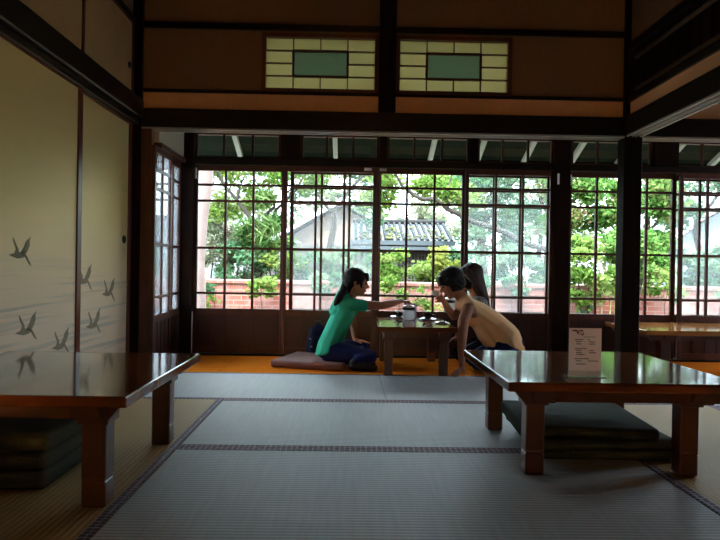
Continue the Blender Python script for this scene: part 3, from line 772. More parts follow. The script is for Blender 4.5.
def head(mb, c, f, u, s=1.0):
    """skull, jaw, nose, lips, ears. c centre, f facing, u up"""
    c = Vector(c); f = Vector(f).normalized(); u = Vector(u); u = (u - f * u.dot(f)).normalized(); l = u.cross(f)
    P = lambda a, b, z: c + (f * a + l * b + u * z) * s
    rm = Matrix((f, l, u)).transposed().to_4x4()
    mb.hull([(P(-.012, 0, .022), (.092 * s, .074 * s, .085 * s), rm)], 3)
    mb.hull([(P(.028, 0, -.01), (.055 * s, .060 * s, .06 * s), rm), (P(.050, 0, -.085), (.026 * s, .026 * s, .018 * s), rm), (P(-.005, .045, -.05), .018 * s), (P(-.005, -.045, -.05), .018 * s)])
    mb.hull([(P(.074, 0, .012), .008 * s), (P(.100, 0, -.022), .0085 * s), (P(.088, .010, -.026), .006 * s), (P(.088, -.010, -.026), .006 * s)])
    mb.hull([(P(.080, .014, -.052), .006 * s), (P(.080, -.014, -.052), .006 * s), (P(.086, 0, -.049), .005 * s)])
    mb.hull([(P(.076, .012, -.062), .006 * s), (P(.076, -.012, -.062), .006 * s)])
    for q in (1, -1):
        mb.hull([(P(-.012, q * .074, .008), (.016 * s, .006 * s, .022 * s), rm), (P(-.006, q * .070, -.022), .007 * s)])
    return P, rm

def face_bits(par, P, rm, s, skin_only=False):
    for q in (1, -1):
        MB().hull([(P(.072, q * .030, .004), (.008 * s, .012 * s, .006 * s), rm)]).build('eye', M['eye'], par, sm=60)
        MB().hull([(P(.079, q * .018, .026), .003 * s), (P(.072, q * .042, .026), .0025 * s)]).build('eyebrow', M['hair'], par, sm=60)
    MB().hull([(P(.087, .012, -.056), .0035 * s), (P(.087, -.012, -.056), .0035 * s), (P(.0905, 0, -.055), .0035 * s)]).build('lips', M['lips'], par, sm=60)

VX = .0045
# --- person in teal shirt ------------------------------------------------
gp = root('person', (-.05, 4.74, 0), 'person in teal short sleeved shirt sitting on brown cushion, reaching over the table', 'person')
b = MB()
P1, rm1 = head(b, (.055, 4.73, .632), (1, -.08, -.22), (.2, 0, 1), .93)
b.hull([((.025, 4.73, .575), .040), ((.000, 4.73, .500), .046)])
b.hull([((-.01, 4.64, .465), .044), ((-.01, 4.82, .465), .044), ((-.04, 4.73, .39), (.075, .11, .06))])
b.hull([((-.04, 4.73, .39), (.075, .11, .06)), ((-.10, 4.73, .26), (.075, .10, .06))])
b.hull([((-.10, 4.73, .26), (.075, .10, .06)), ((-.135, 4.73, .145), (.085, .13, .07))])
b.chain([((.005, 4.63, .472), .042), ((.085, 4.62, .470), .038), ((.235, 4.68, .465), .030)])
b.chain([((.235, 4.68, .465), .031), ((.30, 4.73, .476), .030), ((.388, 4.812, .494), .020)])
hand(b, (.388, 4.812, .494), (.78, .55, -.10), (0, 0, 1), 26, .84, -1)
b.chain([((.0, 4.83, .465), .040), ((.035, 4.90, .29), .031), ((.045, 4.90, .20), .022), ((.055, 4.89, .175), .019)])
hand(b, (.055, 4.89, .183), (1, -.15, -.12), (.1, 0, 1), 6, .80, -1)
b.chain([((-.12, 4.66, .125), .075), ((.15, 4.60, .095), .048), ((.07, 4.56, .065), .036), ((.045, 4.548, .05), .03)])
b.chain([((-.12, 4.80, .125), .075), ((.11, 4.93, .110), .048), ((.09, 4.78, .06), .036)])
b.hull([((.045, 4.548, .040), .028), ((.13, 4.535, .030), .024), ((.175, 4.532, .026), .019)])
b.hull([((.09, 4.78, .040), .028), ((.17, 4.74, .030), .02)])
body = b.organic('body', M['skin'], gp, VX)
face_bits(body, P1, rm1, .93)
# hair: cap, fringe, low ponytail over the back
h = MB(); s = .93
h.hull([(P1(-.024, 0, .030), (.098 * s, .084 * s, .086 * s), rm1)], 3)
h.hull([(P1(-.055, 0, -.02), (.060 * s, .078 * s, .060 * s), rm1), (P1(-.03, 0, .05), (.085 * s, .080 * s, .06 * s), rm1)])
h.hull([(P1(.060, .03, .075), .018), (P1(.060, -.03, .075), .018), (P1(.083, .036, .035), .008), (P1(.083, -.036, .035), .008)])
for q in (1, -1): h.hull([(P1(.030, q * .068, .04), .016), (P1(.045, q * .070, -.03), .008)])
h.hull([(P1(-.06, .05, -.04), .024), (P1(-.06, -.05, -.04), .024), (P1(-.05, .03, -.085), .020), (P1(-.05, -.03, -.085), .020)])
h.chain([(P1(-.085, 0, -.04), .034), ((-.045, 4.675, .555), .034), ((-.072, 4.640, .520), .032), ((-.092, 4.622, .490), .022), ((-.105, 4.615, .468), .009)])
h.organic('hair', M['hair'], body, .004, 3)
MB().lathe([(.026, -.006), (.033, -.004), (.033, .004), (.026, .006), (.026, -.006)], P1(-.088, 0, -.012)).build('hair_tie', M['black_metal'], body, sm=60)
# shirt
c = MB()
c.hull([((-.008, 4.73, .500), (.052, .070, .030)), ((-.015, 4.635, .470), .050), ((-.015, 4.825, .470), .050), ((-.045, 4.73, .39), (.092, .122, .06))])
c.hull([((-.045, 4.73, .39), (.092, .122, .06)), ((-.105, 4.73, .26), (.088, .120, .06))])
c.hull([((-.052, 4.77, .545), .044), ((-.015, 4.825, .470), .050), ((-.03, 4.66, .50), .045), ((-.07, 4.73, .42), (.085, .11, .06))])
c.hull([((-.105, 4.73, .26), (.088, .120, .06)), ((-.142, 4.73, .165), (.096, .142, .065))])
c.hull([((-.142, 4.73, .165), (.096, .142, .065)), ((-.155, 4.73, .122), (.100, .15, .03), rotm(R(-16)))])
c.chain([((.0, 4.632, .474), .049), ((.065, 4.622, .468), .047), ((.100, 4.628, .466), .046)])
c.chain([((-.0, 4.832, .468), .049), ((.022, 4.87, .40), .043)])
c.organic('shirt', M['teal'], gp, .005, 14)
j = MB()
j.hull([((-.135, 4.73, .130), (.092, .138, .062)), ((-.14, 4.73, .095), (.095, .14, .03))])
j.chain([((-.12, 4.66, .128), .080), ((.155, 4.60, .098), .054), ((.07, 4.562, .072), .046)])
j.hull([((-.135, 4.66, .105), .07), ((.0, 4.62, .085), .05)])
j.chain([((-.12, 4.80, .128), .080), ((.11, 4.93, .116), .054), ((.09, 4.79, .066), .042)])
j.organic('jeans', M['jeans'], gp, .005, 4)
s_ = MB().hull([((.035, 4.545, .036), .034), ((.13, 4.530, .034), .032), ((.185, 4.528, .028), .025)]).hull([((.035, 4.545, .06), .030), ((.05, 4.55, .04), .03)])
s_.organic('sock', M['shoe'], gp, .004, 3)
MB().hull([((.09, 4.785, .034), .032), ((.18, 4.735, .028), .025)]).organic('sock', M['shoe'], gp, .004, 3)

# --- person in cream vest ---------------------------------------------------
wp = root('person', (1.08, 4.62, 0), 'person in sleeveless cream vest bending forward over the table with a cup', 'person')
b = MB()
P2, rm2 = head(b, (.735, 4.615, .640), (-.86, -.10, -.52), (-.52, 0, .86), .98)
b.hull([((.775, 4.615, .60), .042), ((.840, 4.62, .505), .048)])
b.hull([((.860, 4.52, .465), .046), ((.860, 4.72, .465), .046), ((.93, 4.62, .41), (.075, .11, .075))])
b.hull([((.93, 4.62, .41), (.075, .11, .075)), ((1.05, 4.62, .32), (.080, .105, .085))])
b.hull([((1.05, 4.62, .32), (.080, .105, .085)), ((1.15, 4.62, .22), (.095, .14, .095))])
b.chain([((.842, 4.505, .460), .044), ((.806, 4.470, .38), .040), ((.792, 4.445, .245), .034), ((.792, 4.44, .13), .027), ((.795, 4.43, .06), .021)])
hand(b, (.795, 4.43, .052), (-.55, -.55, -.32), (-.3, -.3, .9), 5, .84, 1)
b.chain([((.855, 4.73, .450), .042), ((.79, 4.80, .385), .032), ((.735, 4.755, .45), .027), ((.700, 4.715, .505), .019)])
hand(b, (.700, 4.715, .505), (-.62, -.50, .50), (-.1, .7, .55), 34, .80, -1)
for y in (4.545, 4.695):
    b.chain([((1.15, y, .19), .08), ((.93, y - .01, .075), .052), ((1.17, y, .062), .045), ((1.30, y, .042), .030)])
    b.hull([((1.30, y, .040), .028), ((1.38, y, .026), .022)])
body = b.organic('body', M['skin'], wp, VX)
face_bits(body, P2, rm2, .98)
h = MB(); s = .98
h.hull([(P2(-.022, 0, .030), (.100 * s, .086 * s, .088 * s), rm2)], 3)
h.hull([(P2(-.052, 0, -.025), (.060 * s, .078 * s, .062 * s), rm2), (P2(-.03, 0, .04), (.085 * s, .080 * s, .06 * s), rm2)])
h.hull([(P2(.055, .035, .070), .020), (P2(.055, -.035, .070), .020), (P2(.078, .040, .028), .008), (P2(.078, -.040, .028), .008)])
for q in (1, -1): h.hull([(P2(.010, q * .070, .04), .020), (P2(.030, q * .072, -.050), .010), (P2(-.03, q * .066, -.06), .018)])
h.chain([(P2(-.09, 0, -.03), .040), ((.868, 4.60, .622), .028), ((.885, 4.595, .640), .012)])
h.organic('hair', M['hair'], body, .004, 3)
c = MB()
c.hull([((.838, 4.615, .510), (.046, .066, .034), rotm(R(45))), ((.868, 4.530, .470), .048), ((.868, 4.710, .470), .048), ((.935, 4.62, .425), (.092, .122, .085))])
c.hull([((.848, 4.615, .525), .040), ((.800, 4.615, .480), .038), ((.868, 4.535, .475), .050), ((.868, 4.705, .475), .050)])
c.hull([((.845, 4.62, .455), (.040, .085, .050)), ((.868, 4.62, .38), (.030, .10, .05)), ((.935, 4.62, .39), (.08, .12, .08))])
c.hull([((.935, 4.62, .425), (.092, .122, .085)), ((1.055, 4.62, .335), (.098, .122, .100))])
c.hull([((1.055, 4.62, .335), (.098, .122, .100)), ((1.145, 4.62, .250), (.108, .160, .108))])
c.hull([((1.145, 4.62, .245), (.112, .162, .100)), ((1.165, 4.62, .200), (.126, .168, .035), rotm(R(20)))])
c.hull([((.94, 4.62, .36), (.06, .11, .05)), ((.985, 4.62, .25), (.035, .12, .05)), ((1.03, 4.62, .20), (.05, .13, .03))])
c.organic('vest', M['cream'], wp, .005, 14)
MB().chain([((.785, 4.580, .512), .007), ((.815, 4.568, .535), .008), ((.842, 4.580, .552), .008), ((.852, 4.615, .558), .008), ((.842, 4.650, .552), .008), ((.815, 4.662, .535), .008), ((.785, 4.650, .512), .007)]).organic('collar', M['cream'], wp, .003, 2)
j = MB()
j.hull([((1.168, 4.62, .200), (.106, .154, .092)), ((1.12, 4.62, .19), (.10, .15, .085)), ((1.18, 4.62, .12), (.09, .15, .05))])
for y in (4.545, 4.695):
    j.chain([((1.15, y, .185), .088), ((.93, y - .01, .078), .060), ((1.17, y, .068), .055), ((1.29, y, .048), .038)])
j.organic('jeans', M['jeans'], wp, .005, 4)
for y in (4.545, 4.695):
    MB().hull([((1.305, y, .040), .032), ((1.385, y, .028), .026)]).organic('sock', M['white'], wp, .004, 3)

# --- long haired person behind ----------------------------------------------------
tp = root('person', (1.06, 5.0, 0), 'long haired person in dark speckled top kneeling by the windows', 'person')
b = MB()
P3, rm3 = head(b, (.945, 4.99, .680), (-.93, -.28, -.22), (-.22, 0, 1), .95)
b.hull([((.965, 4.99, .62), .042), ((1.0, 5.0, .53), .046)])
b.hull([((1.01, 4.90, .485), .046), ((1.01, 5.10, .485), .046), ((1.03, 5.0, .42), (.07, .11, .07))])
b.hull([((1.03, 5.0, .42), (.07, .11, .07)), ((1.07, 5.0, .28), (.07, .10, .06))])
b.hull([((1.07, 5.0, .28), (.07, .10, .06)), ((1.12, 5.0, .18), (.085, .125, .085))])
b.chain([((1.0, 4.87, .475), .042), ((.945, 4.845, .37), .031), ((.90, 4.84, .40), .027), ((.875, 4.845, .435), .019)])
hand(b, (.875, 4.845, .445), (-.75, -.15, .15), (-.1, -1, .1), 46, .78, 1)
b.chain([((1.0, 5.12, .475), .042), ((.95, 5.14, .33), .031), ((.88, 5.10, .22), .024), ((.868, 5.09, .205), .019)])
hand(b, (.868, 5.09, .200), (-.8, -.3, -.35), (-.3, 0, .9), 10, .78, 1)
for y in (4.93, 5.07):
    b.chain([((1.12, y, .17), .075), ((.88, y, .072), .050), ((1.15, y, .058), .042), ((1.27, y, .040), .028)])
    b.hull([((1.27, y, .036), .026), ((1.34, y, .024), .021)])
body = b.organic('body', M['skin'], tp, VX)
face_bits(body, P3, rm3, .95)
h = MB(); s = .95
h.hull([(P3(-.026, 0, .030), (.098 * s, .086 * s, .090 * s), rm3)], 3)
h.hull([(P3(-.03, 0, .03), (.085 * s, .084 * s, .06 * s), rm3), (P3(-.055, 0, -.06), (.060 * s, .082 * s, .05 * s), rm3), ((1.055, 5.0, .50), (.045, .095, .03))])
h.hull([((1.055, 5.0, .52), (.045, .095, .03)), ((1.075, 5.0, .455), (.030, .085, .02))])
for q in (1, -1): h.hull([(P3(.040, q * .062, .06), .020), (P3(.030, q * .078, -.03), .014), (P3(-.02, q * .080, -.12), .016), (P3(-.03, q * .07, .0), .02)])
h.hull([(P3(.050, .03, .080), .018), (P3(.050, -.03, .080), .018), (P3(.074, .05, .04), .008), (P3(.068, -.055, .03), .008)])
h.organic('hair', M['hair_brown'], body, .004, 3)
c = MB()
c.hull([((1.0, 5.0, .515), (.05, .07, .02)), ((1.012, 4.885, .482), .052), ((1.012, 5.115, .482), .052), ((1.03, 5.0, .41), (.085, .125, .07))])
c.hull([((1.03, 5.0, .41), (.085, .125, .07)), ((1.07, 5.0, .28), (.085, .118, .06))])
c.hull([((1.07, 5.0, .28), (.085, .118, .06)), ((1.12, 5.0, .18), (.100, .138, .08))])
c.chain([((1.0, 4.872, .475), .050), ((.955, 4.848, .39), .040)])
c.chain([((1.0, 5.122, .475), .050), ((.955, 5.138, .36), .040)])
c.organic('top', M['speckle'], tp, .005, 4)
j = MB()
for y in (4.93, 5.07):
    j.chain([((1.12, y, .165), .080), ((.88, y, .075), .057), ((1.15, y, .062), .050), ((1.26, y, .044), .036)])
j.organic('trousers', M['navy'], tp, .005, 4)

# --- dark backpack behind the person in teal ------------------------------------------------
bp = root('backpack', (-.30, 5.08, 0), 'dark navy backpack on the veranda behind the person in teal', 'backpack')
MB().hull([((-.30, 5.12, .06), .05), ((-.18, 5.12, .06), .05), ((-.28, 5.13, .22), .045), ((-.20, 5.13, .22), .045), ((-.245, 5.13, .26), .03)], 3).organic('bag_body', M['navy'], bp, .006, 3)
MB().hull([((-.29, 5.075, .08), .03), ((-.20, 5.075, .08), .03), ((-.28, 5.08, .16), .025), ((-.21, 5.08, .16), .025)], 2).organic('front_pocket', M['navy'], bp, .005, 3)
MB().tube([(-.275, 5.12, .275), (-.265, 5.11, .305), (-.235, 5.11, .305), (-.222, 5.12, .275)], .008, 8).build('grab_handle', M['black_metal'], bp, sm=60)
MB().box((-.315, 5.052, .165), (-.300, 5.066, .172)).build('zip_pull', M['rail'], bp)
MB().box((-.305, 5.040, .105), (-.290, 5.056, .111)).build('zip_pull', M['rail'], bp)

o = MB().tube([(-1.285, 5.222, .001), (-1.286, 5.222, .15), (-1.284, 5.222, .36)], .004, 8).build('cord', M['white'], sm=60)
tag(o, 'thin white cord running up the post at the veranda corner', 'cord')

# ------------------------------------------------------------------ garden
sbox('ground', (-25, 5.42, -.75), (30, 60, -.45), 'ground')
g = MB().box((-9, 9.5, -.45), (13, 9.72, .47))
g.build('wall_garden', M['brick'], None, ST)
MB().box((-9, 9.46, .47), (13, 9.76, .53), .01).build('wall_coping', M['brick'], None, ST)

nprs = np.random.RandomState(11)
def leaves(name, blobs, n, size, m, parent=None, seed=0, clump=.22, aspect=.5, droop=0):
    """blobs: (centre, radii). leaves gather in small clumps spread through each blob"""
    rs = np.random.RandomState(seed + 5)
    vol = np.array([np.prod(b[1]) ** (2 / 3) for b in blobs]); vol /= vol.sum()
    C, T = [], []
    for b, f in zip(blobs, vol):
        k = max(4, int(n * f)); nc = max(5, int(np.prod(b[1]) / (clump ** 3) * 1.3)); nc = min(nc, 400)
        u = rs.normal(size=(nc, 3)); u /= np.linalg.norm(u, axis=1)[:, None]
        u *= rs.uniform(.35, 1, (nc, 1)) ** .5
        cc = np.array(b[0]) + u * np.array(b[1]); ct = rs.uniform(.0, 1, nc)
        i = rs.randint(0, nc, k)
        C.append(cc[i] + rs.normal(size=(k, 3)) * clump * .42 * np.array((1, 1, .7))); T.append(np.clip(ct[i] * .6 + rs.uniform(0, .5, k), 0, 1))
    C = np.concatenate(C); T = np.concatenate(T); k = len(C)
    d = rs.normal(size=(k, 3)); d[:, 2] = d[:, 2] * .6 - droop; d /= np.linalg.norm(d, axis=1)[:, None]
    q = rs.normal(size=(k, 3)); q -= d * (q * d).sum(1)[:, None]; q /= np.linalg.norm(q, axis=1)[:, None]
    L = size * rs.uniform(.6, 1.35, (k, 1)); W = L * aspect
    nn = np.cross(d, q)
    V = np.stack([C - d * L / 2, C + q * W / 2 + nn * W * .15, C + d * L / 2, C - q * W / 2 + nn * W * .15], 1).reshape(-1, 3)
    me = bpy.data.meshes.new(name)
    me.vertices.add(4 * k); me.vertices.foreach_set('co', V.ravel())
    me.loops.add(4 * k); me.loops.foreach_set('vertex_index', np.arange(4 * k, dtype=np.int32))
    me.polygons.add(k); me.polygons.foreach_set('loop_start', np.arange(0, 4 * k, 4, dtype=np.int32))
    me.update(calc_edges=True)
    a = me.attributes.new('tone', 'FLOAT', 'FACE'); a.data.foreach_set('value', T.astype(np.float32))
    return link(name, me, M[m], parent)

def limb(p0, p1, r0, r1, par, name='branch', m='trunk', wob=.06, seed=0):
    rr = random.Random(seed); n = 6; pts = []; rad = []
    p0 = Vector(p0); p1 = Vector(p1)
    for i in range(n + 1):
        f = i / n; p = p0.lerp(p1, f)
        if 0 < i < n: p += Vector((rr.uniform(-1, 1), rr.uniform(-1, 1), rr.uniform(-1, 1))) * wob
        pts.append(p); rad.append(r0 + (r1 - r0) * f)
    return MB().tube(pts, rad, 9).build(name, M[m], par, sm=60)

def tree(label, base, top, r, branches, blobs, n, size, m, seed, trunkm='trunk', clump=.25, aspect=.5, group='garden trees'):
    t = root('garden_tree', base, label, 'tree', group)
    limb(base, top, r, r * .6, t, 'trunk', trunkm, r * .5, seed)
    for k, (a, b_, r0, r1) in enumerate(branches): limb(a, b_, r0, r1, t, 'branch', trunkm, .035, seed + k)
    if blobs: leaves('foliage', blobs, n, size, m, t, seed, clump, aspect)
    return t
def shrub(label, cx, cy, z0, z1, rx, n, size, m, seed, ry=.35, aspect=.5, group='garden shrubs', clump=.16):
    t = root('garden_shrub', (cx, cy, -.45), label, 'shrub', group)
    for k in range(3):
        rr = random.Random(seed * 3 + k)
        limb((cx + rr.uniform(-.05, .05), cy, -.45), (cx + rr.uniform(-.6, .6) * rx, cy, z0 + (z1 - z0) * .6), .018, .008, t, 'stem', 'trunk', .02, seed + k)
    leaves('foliage', [((cx, cy, (z0 + z1) / 2), (rx, ry, (z1 - z0) / 2))], n, size, m, t, seed, clump, aspect)
    return t

# left bay: branching tree hung with ferns
tree('branching tree hung with ferns behind the brick wall at left', (-1.50, 10.2, -.45), (-1.42, 10.2, 1.35), .10,
     [((-1.42, 10.2, 1.3), (-2.25, 10.1, 2.35), .04, .02), ((-1.42, 10.2, 1.3), (-.65, 10.2, 2.3), .032, .015), ((-1.45, 10.2, 1.1), (-2.5, 10.2, 1.55), .035, .015), ((-1.8, 10.1, 1.8), (-1.5, 10.0, 2.6), .025, .012), ((-1.4, 10.2, 1.5), (-.95, 10.0, 1.95), .03, .012)],
     [((-2.1, 10.3, 2.30), (.75, .5, .45)), ((-1.0, 10.3, 2.25), (.7, .5, .50)), ((-2.5, 10.4, 1.65), (.45, .4, .30)), ((-1.7, 10.4, 1.75), (.40, .4, .25))], 7000, .085, 'leaf_fresh', 1)
t = root('hanging_fern', (-1.38, 10.05, 1.2), 'clump of long hanging fern fronds on the tree at left', 'fern')
leaves('fronds', [((-1.34, 9.97, 1.45), (.22, .16, .40)), ((-1.15, 9.97, 1.22), (.20, .16, .34)), ((-1.55, 9.97, 1.25), (.14, .14, .25))], 1100, .26, 'leaf_dark', t, 4, .14, .12, .9)
t = root('pale_tree', (-1.62, 6.95, -.45), 'smooth pale pinkish tree trunk just outside the leftmost window', 'tree')
limb((-1.575, 6.95, -.45), (-1.640, 6.95, .8), .055, .055, t, 'trunk', 'trunk_pale', .008, 3)
limb((-1.640, 6.95, .78), (-1.545, 6.95, 2.4), .055, .095, t, 'trunk', 'trunk_pale', .008, 4)
shr = [
 ('tall pale green bush outside the side windows', -2.35, 7.6, .10, 1.75, .33, 2200, .08, 'leaf_blue'),
 ('grey green twiggy bush above the brick wall at far left', -2.30, 10.35, .55, 1.45, .55, 1500, .075, 'leaf_grey'),
 ('fresh green bush on the brick wall in the first bay', -1.75, 10.13, .45, 1.12, .42, 1300, .085, 'leaf_blue'),
 ('light green bush beneath the hanging ferns', -1.12, 10.13, .50, 1.15, .34, 1100, .085, 'leaf_fresh'),
 ('pale bush below the gabled house at left', -.55, 10.2, .45, .98, .42, 1100, .085, 'leaf_blue'),
 ('pale bush seen behind the head of the person in teal', .08, 10.2, .45, 1.02, .45, 1200, .085, 'leaf_blue'),
 ('rounded light green bush below the tiled pavilion', .66, 10.15, .42, 1.03, .36, 1700, .085, 'leaf_fresh'),
 ('low fresh green bush in front of the pavilion lattice', 1.20, 9.98, .42, .80, .30, 1000, .085, 'leaf_fresh'),
 ('yellow green bush right of the pavilion lattice', 1.58, 10.2, .42, 1.08, .26, 1200, .085, 'leaf_yellow'),
 ('pale hedge bush behind the long haired person', 2.05, 10.2, .40, 1.10, .50, 1400, .085, 'leaf_blue'),
 ('pale bush at the right end of the fourth bay', 2.85, 10.2, .40, 1.15, .50, 1400, .085, 'leaf_blue'),
 ('leafy bush left of the yellow bamboo stems', 3.40, 9.05, .30, 1.25, .36, 1300, .10, 'leaf_fresh'),
 ('dense leafy bush over the yellow bamboo stems', 4.05, 9.05, .62, 1.30, .42, 1500, .10, 'leaf_maple'),
 ('leafy bush right of the dark post over brick wall', 4.70, 10.15, .48, 1.10, .40, 1500, .10, 'leaf_fresh'),
 ('pale bush before the white house', 5.85, 10.15, .40, 1.15, .55, 1400, .09, 'leaf_blue'),
 ('pale bush at the far right edge', 6.9, 10.15, .40, 1.15, .55, 1200, .09, 'leaf_blue'),
]
for k, (lb, cx, cy, z0, z1, rx, n_, sz, mm) in enumerate(shr): shrub(lb, cx, cy, z0 - .05, z1, rx, int(n_ * 1.7), sz, mm, 20 + k)
# little climbers against the brick
for k, (lb, cx, cz, mm, w_) in enumerate([('small fern against the brick wall in the first bay', -1.98, .12, 'leaf_fresh', .14), ('trailing sprig hanging over the brick under the rounded bush', 1.10, .20, 'leaf_fresh', .16),
                                   ('trailing sprig on the brick left of the bending person', 1.42, .10, 'leaf_yellow', .18), ('low broad leafed plant under the bamboo', 3.42, .22, 'leaf_blue', .16),
                                   ('creeper spilling over the wall top below the hanging ferns', -1.30, .42, 'leaf_fresh', .26), ('creeper spilling over the wall top at the far left', -2.20, .48, 'leaf_blue', .30),
                                   ('creeper on the wall top below the gabled house', -.35, .50, 'leaf_blue', .32), ('creeper over the wall top under the rounded bush', .72, .46, 'leaf_fresh', .28),
                                   ('creeper over the wall top behind the cream vest', 1.75, .45, 'leaf_blue', .32), ('creeper over the wall top in the fourth bay', 2.35, .47, 'leaf_blue', .30),
                                   ('creeper over the wall top right of the dark post', 4.62, .40, 'leaf_fresh', .30), ('creeper over the wall top before the white house', 5.75, .45, 'leaf_blue', .34)]):
    t = root('climbing_plant', (cx, 9.24, cz - .2), lb, 'climbing plant', 'plants on the brick wall')
    limb((cx, 9.30, -.45), (cx + .03, 9.28, cz + .2), .008, .004, t, 'stem', 'trunk', .02, k)
    leaves('foliage', [((cx, 9.24, cz), (w_, .07, .28 if k < 4 else .15))], 160 if k < 4 else 520, .085, mm, t, 60 + k, .12, .45)
# bamboo stems
for k, x in enumerate((3.60, 3.70, 3.78, 3.90, 3.98, 4.10)):
    t = MB().tube([(x, 9.0, -.45), (x + rnd.uniform(-.04, .04), 9.0, .3), (x + rnd.uniform(-.08, .08), 9.0, .80)], [.017, .015, .012], 8).build('bamboo_stem', M['bamboo'], sm=60)
    tag(t, 'thin yellow bamboo stem in the clump left of the dark post', 'bamboo', 'yellow bamboo stems before the brick wall')
# crowns high up
tree('leafy tree above the tiled pavilion with a long slanting branch', (2.74, 8.3, -.45), (2.72, 8.3, 1.1), .06,
     [((2.72, 8.3, .95), (1.38, 8.25, 1.47), .040, .036), ((1.38, 8.25, 1.47), (.72, 8.2, 1.76), .036, .024), ((.72, 8.2, 1.76), (.35, 8.2, 2.2), .022, .010), ((1.25, 8.2, 1.53), (1.30, 8.3, 2.1), .018, .010)],
     [((.75, 8.5, 2.02), (.60, .5, .22)), ((1.35, 8.6, 1.82), (.40, .45, .20)), ((.35, 8.8, 1.72), (.20, .3, .12))], 3000, .085, 'leaf_fresh', 81)
tree('pale tree filling the fourth bay of windows', (2.5, 12.0, -.45), (2.5, 12.0, 1.7), .12,
     [((2.5, 12, 1.6), (1.9, 12, 2.7), .05, .02), ((2.5, 12, 1.6), (3.3, 12, 2.7), .05, .02)],
     [((2.3, 12.0, 2.4), (.8, .7, .7)), ((3.1, 12.0, 2.2), (.9, .7, .8)), ((2.7, 12.0, 1.5), (.9, .6, .55))], 6500, .11, 'leaf_blue', 82)
tree('broad pale tree above the gabled house', (-.4, 12.5, -.45), (-.35, 12.5, 1.9), .09,
     [((-.35, 12.5, 1.8), (-1.1, 12.5, 2.7), .04, .02), ((-.35, 12.5, 1.8), (.4, 12.5, 2.8), .04, .02)],
     [((-.7, 12.5, 2.72), (.8, .6, .30)), ((.25, 12.5, 2.72), (.6, .6, .32)), ((.35, 12.6, 1.95), (.30, .4, .38))], 3600, .10, 'leaf_blue', 83)
tree('maple with layered fresh leaves left of the dark post', (3.3, 10.8, -.45), (3.4, 10.8, 1.8), .07,
     [((3.4, 10.8, 1.6), (3.0, 10.6, 2.5), .04, .015), ((3.4, 10.8, 1.6), (4.2, 10.6, 2.4), .04, .015)],
     [((3.7, 10.6, 2.15), (.65, .5, .40)), ((3.75, 10.6, 1.55), (.55, .5, .40)), ((4.4, 10.8, 1.9), (.5, .5, .6))], 7000, .10, 'leaf_maple', 84)
tree('maple with layered fresh leaves right of the dark post', (5.0, 10.5, -.45), (4.95, 10.5, 2.0), .045,
     [((4.95, 10.5, 1.4), (5.35, 10.4, 2.0), .03, .012), ((4.95, 10.5, 1.7), (4.5, 10.4, 2.3), .03, .012)],
     [((4.85, 10.5, 2.15), (.60, .5, .40)), ((5.0, 10.5, 1.45), (.50, .4, .42)), ((5.35, 10.5, 1.85), (.35, .4, .3))], 5200, .10, 'leaf_maple', 85)
tree('tree above the white house at right', (6.6, 12.0, -.45), (6.6, 12.0, 1.9), .08, [((6.6, 12, 1.8), (7.4, 12, 2.7), .04, .02)],
     [((6.3, 12.0, 2.45), (1.0, .6, .30)), ((7.6, 12.0, 2.65), (.8, .6, .3)), ((6.1, 12.0, 1.9), (.35, .5, .35))], 3600, .11, 'leaf_blue', 86)
tree('grey green tree at far left beyond the pale trunk', (-3.0, 12.5, -.45), (-2.9, 12.5, 1.6), .09, [((-2.9, 12.5, 1.5), (-2.3, 12.5, 2.4), .04, .02)],
     [((-2.9, 12.5, 1.5), (.9, .6, .59)), ((-2.1, 12.6, 1.3), (.5, .5, .4))], 3000, .10, 'leaf_grey', 87)
for k, (x, lb) in enumerate(((-4.6, 'tree seen through the side windows, nearer'), (-6.6, 'tree seen through the side windows, farther'))):
    tree(lb, (x, 11.4 + k, -.45), (x, 11.4 + k, 1.2), .09, [], [((x, 11.4 + k, 1.6), (1.1, .8, 1.1)), ((x + .4, 11.3 + k, .5), (.9, .6, .5))], 4200, .11, 'leaf_blue', 95 + k)
for k in range(7):
    x = -9 + k * 4.2
    tree('distant pale tree in the row far beyond the houses', (x, 26 + (k % 2) * 1.5, -.45), (x, 26 + (k % 2) * 1.5, 2.2), .15, [],
         [((x, 26 + (k % 2) * 1.5, 2.3), (2.0, 1.4, 1.2 + .3 * (k % 3)))], 1500, .28, 'leaf_grey', 110 + k, clump=.6, group='distant trees')

# gabled house at left
t = root('gabled_house', (-.25, 17, -.45), 'pale gabled house with light grey roof behind the left bushes', 'house')
MB().prism([(-1.8, -.45), (1.4, -.45), (1.4, 1.35), (-.22, 2.28), (-1.8, 1.35)], 'y', 16.2, 20).build('wall', M['house_wall'], t)
MB().prism([(-2.6, .95), (-.22, 2.40), (-.22, 2.50), (-2.7, .99)], 'y', 15.9, 20.3).prism([(1.8, 1.15), (-.22, 2.40), (-.22, 2.50), (1.9, 1.19)], 'y', 15.9, 20.3).build('roof', M['house_roof'], t)
MB().prism([(-2.7, .93), (-.22, 2.36), (-.22, 2.46), (-2.7, 1.03)], 'y', 15.84, 15.92).prism([(1.9, 1.10), (-.22, 2.36), (-.22, 2.46), (1.9, 1.20)], 'y', 15.84, 15.92).build('barge_board', M['white'], t)
t2 = root('side_roof', (-2.6, 15, -.45), 'low white roofed shed left of the gabled house', 'shed')
MB().box((-3.4, 14.5, -.45), (-1.5, 16, 1.25)).build('wall', M['house_white'], t2)
MB().prism([(-3.7, 1.9), (-3.6, 1.98), (-1.2, 1.32), (-1.2, 1.22)], 'y', 14.3, 15.8).build('roof', M['house_roof'], t2)
f = MB()
for k in range(26):
    x = -2.0 + k * .115; f.box((x, 12.9, -.45), (x + .095, 12.93, 1.17 + .02 * (k % 3)))
f = f.build('board_fence', M['fence']); tag(f, 'grey vertical board fence before the gabled house', 'fence')

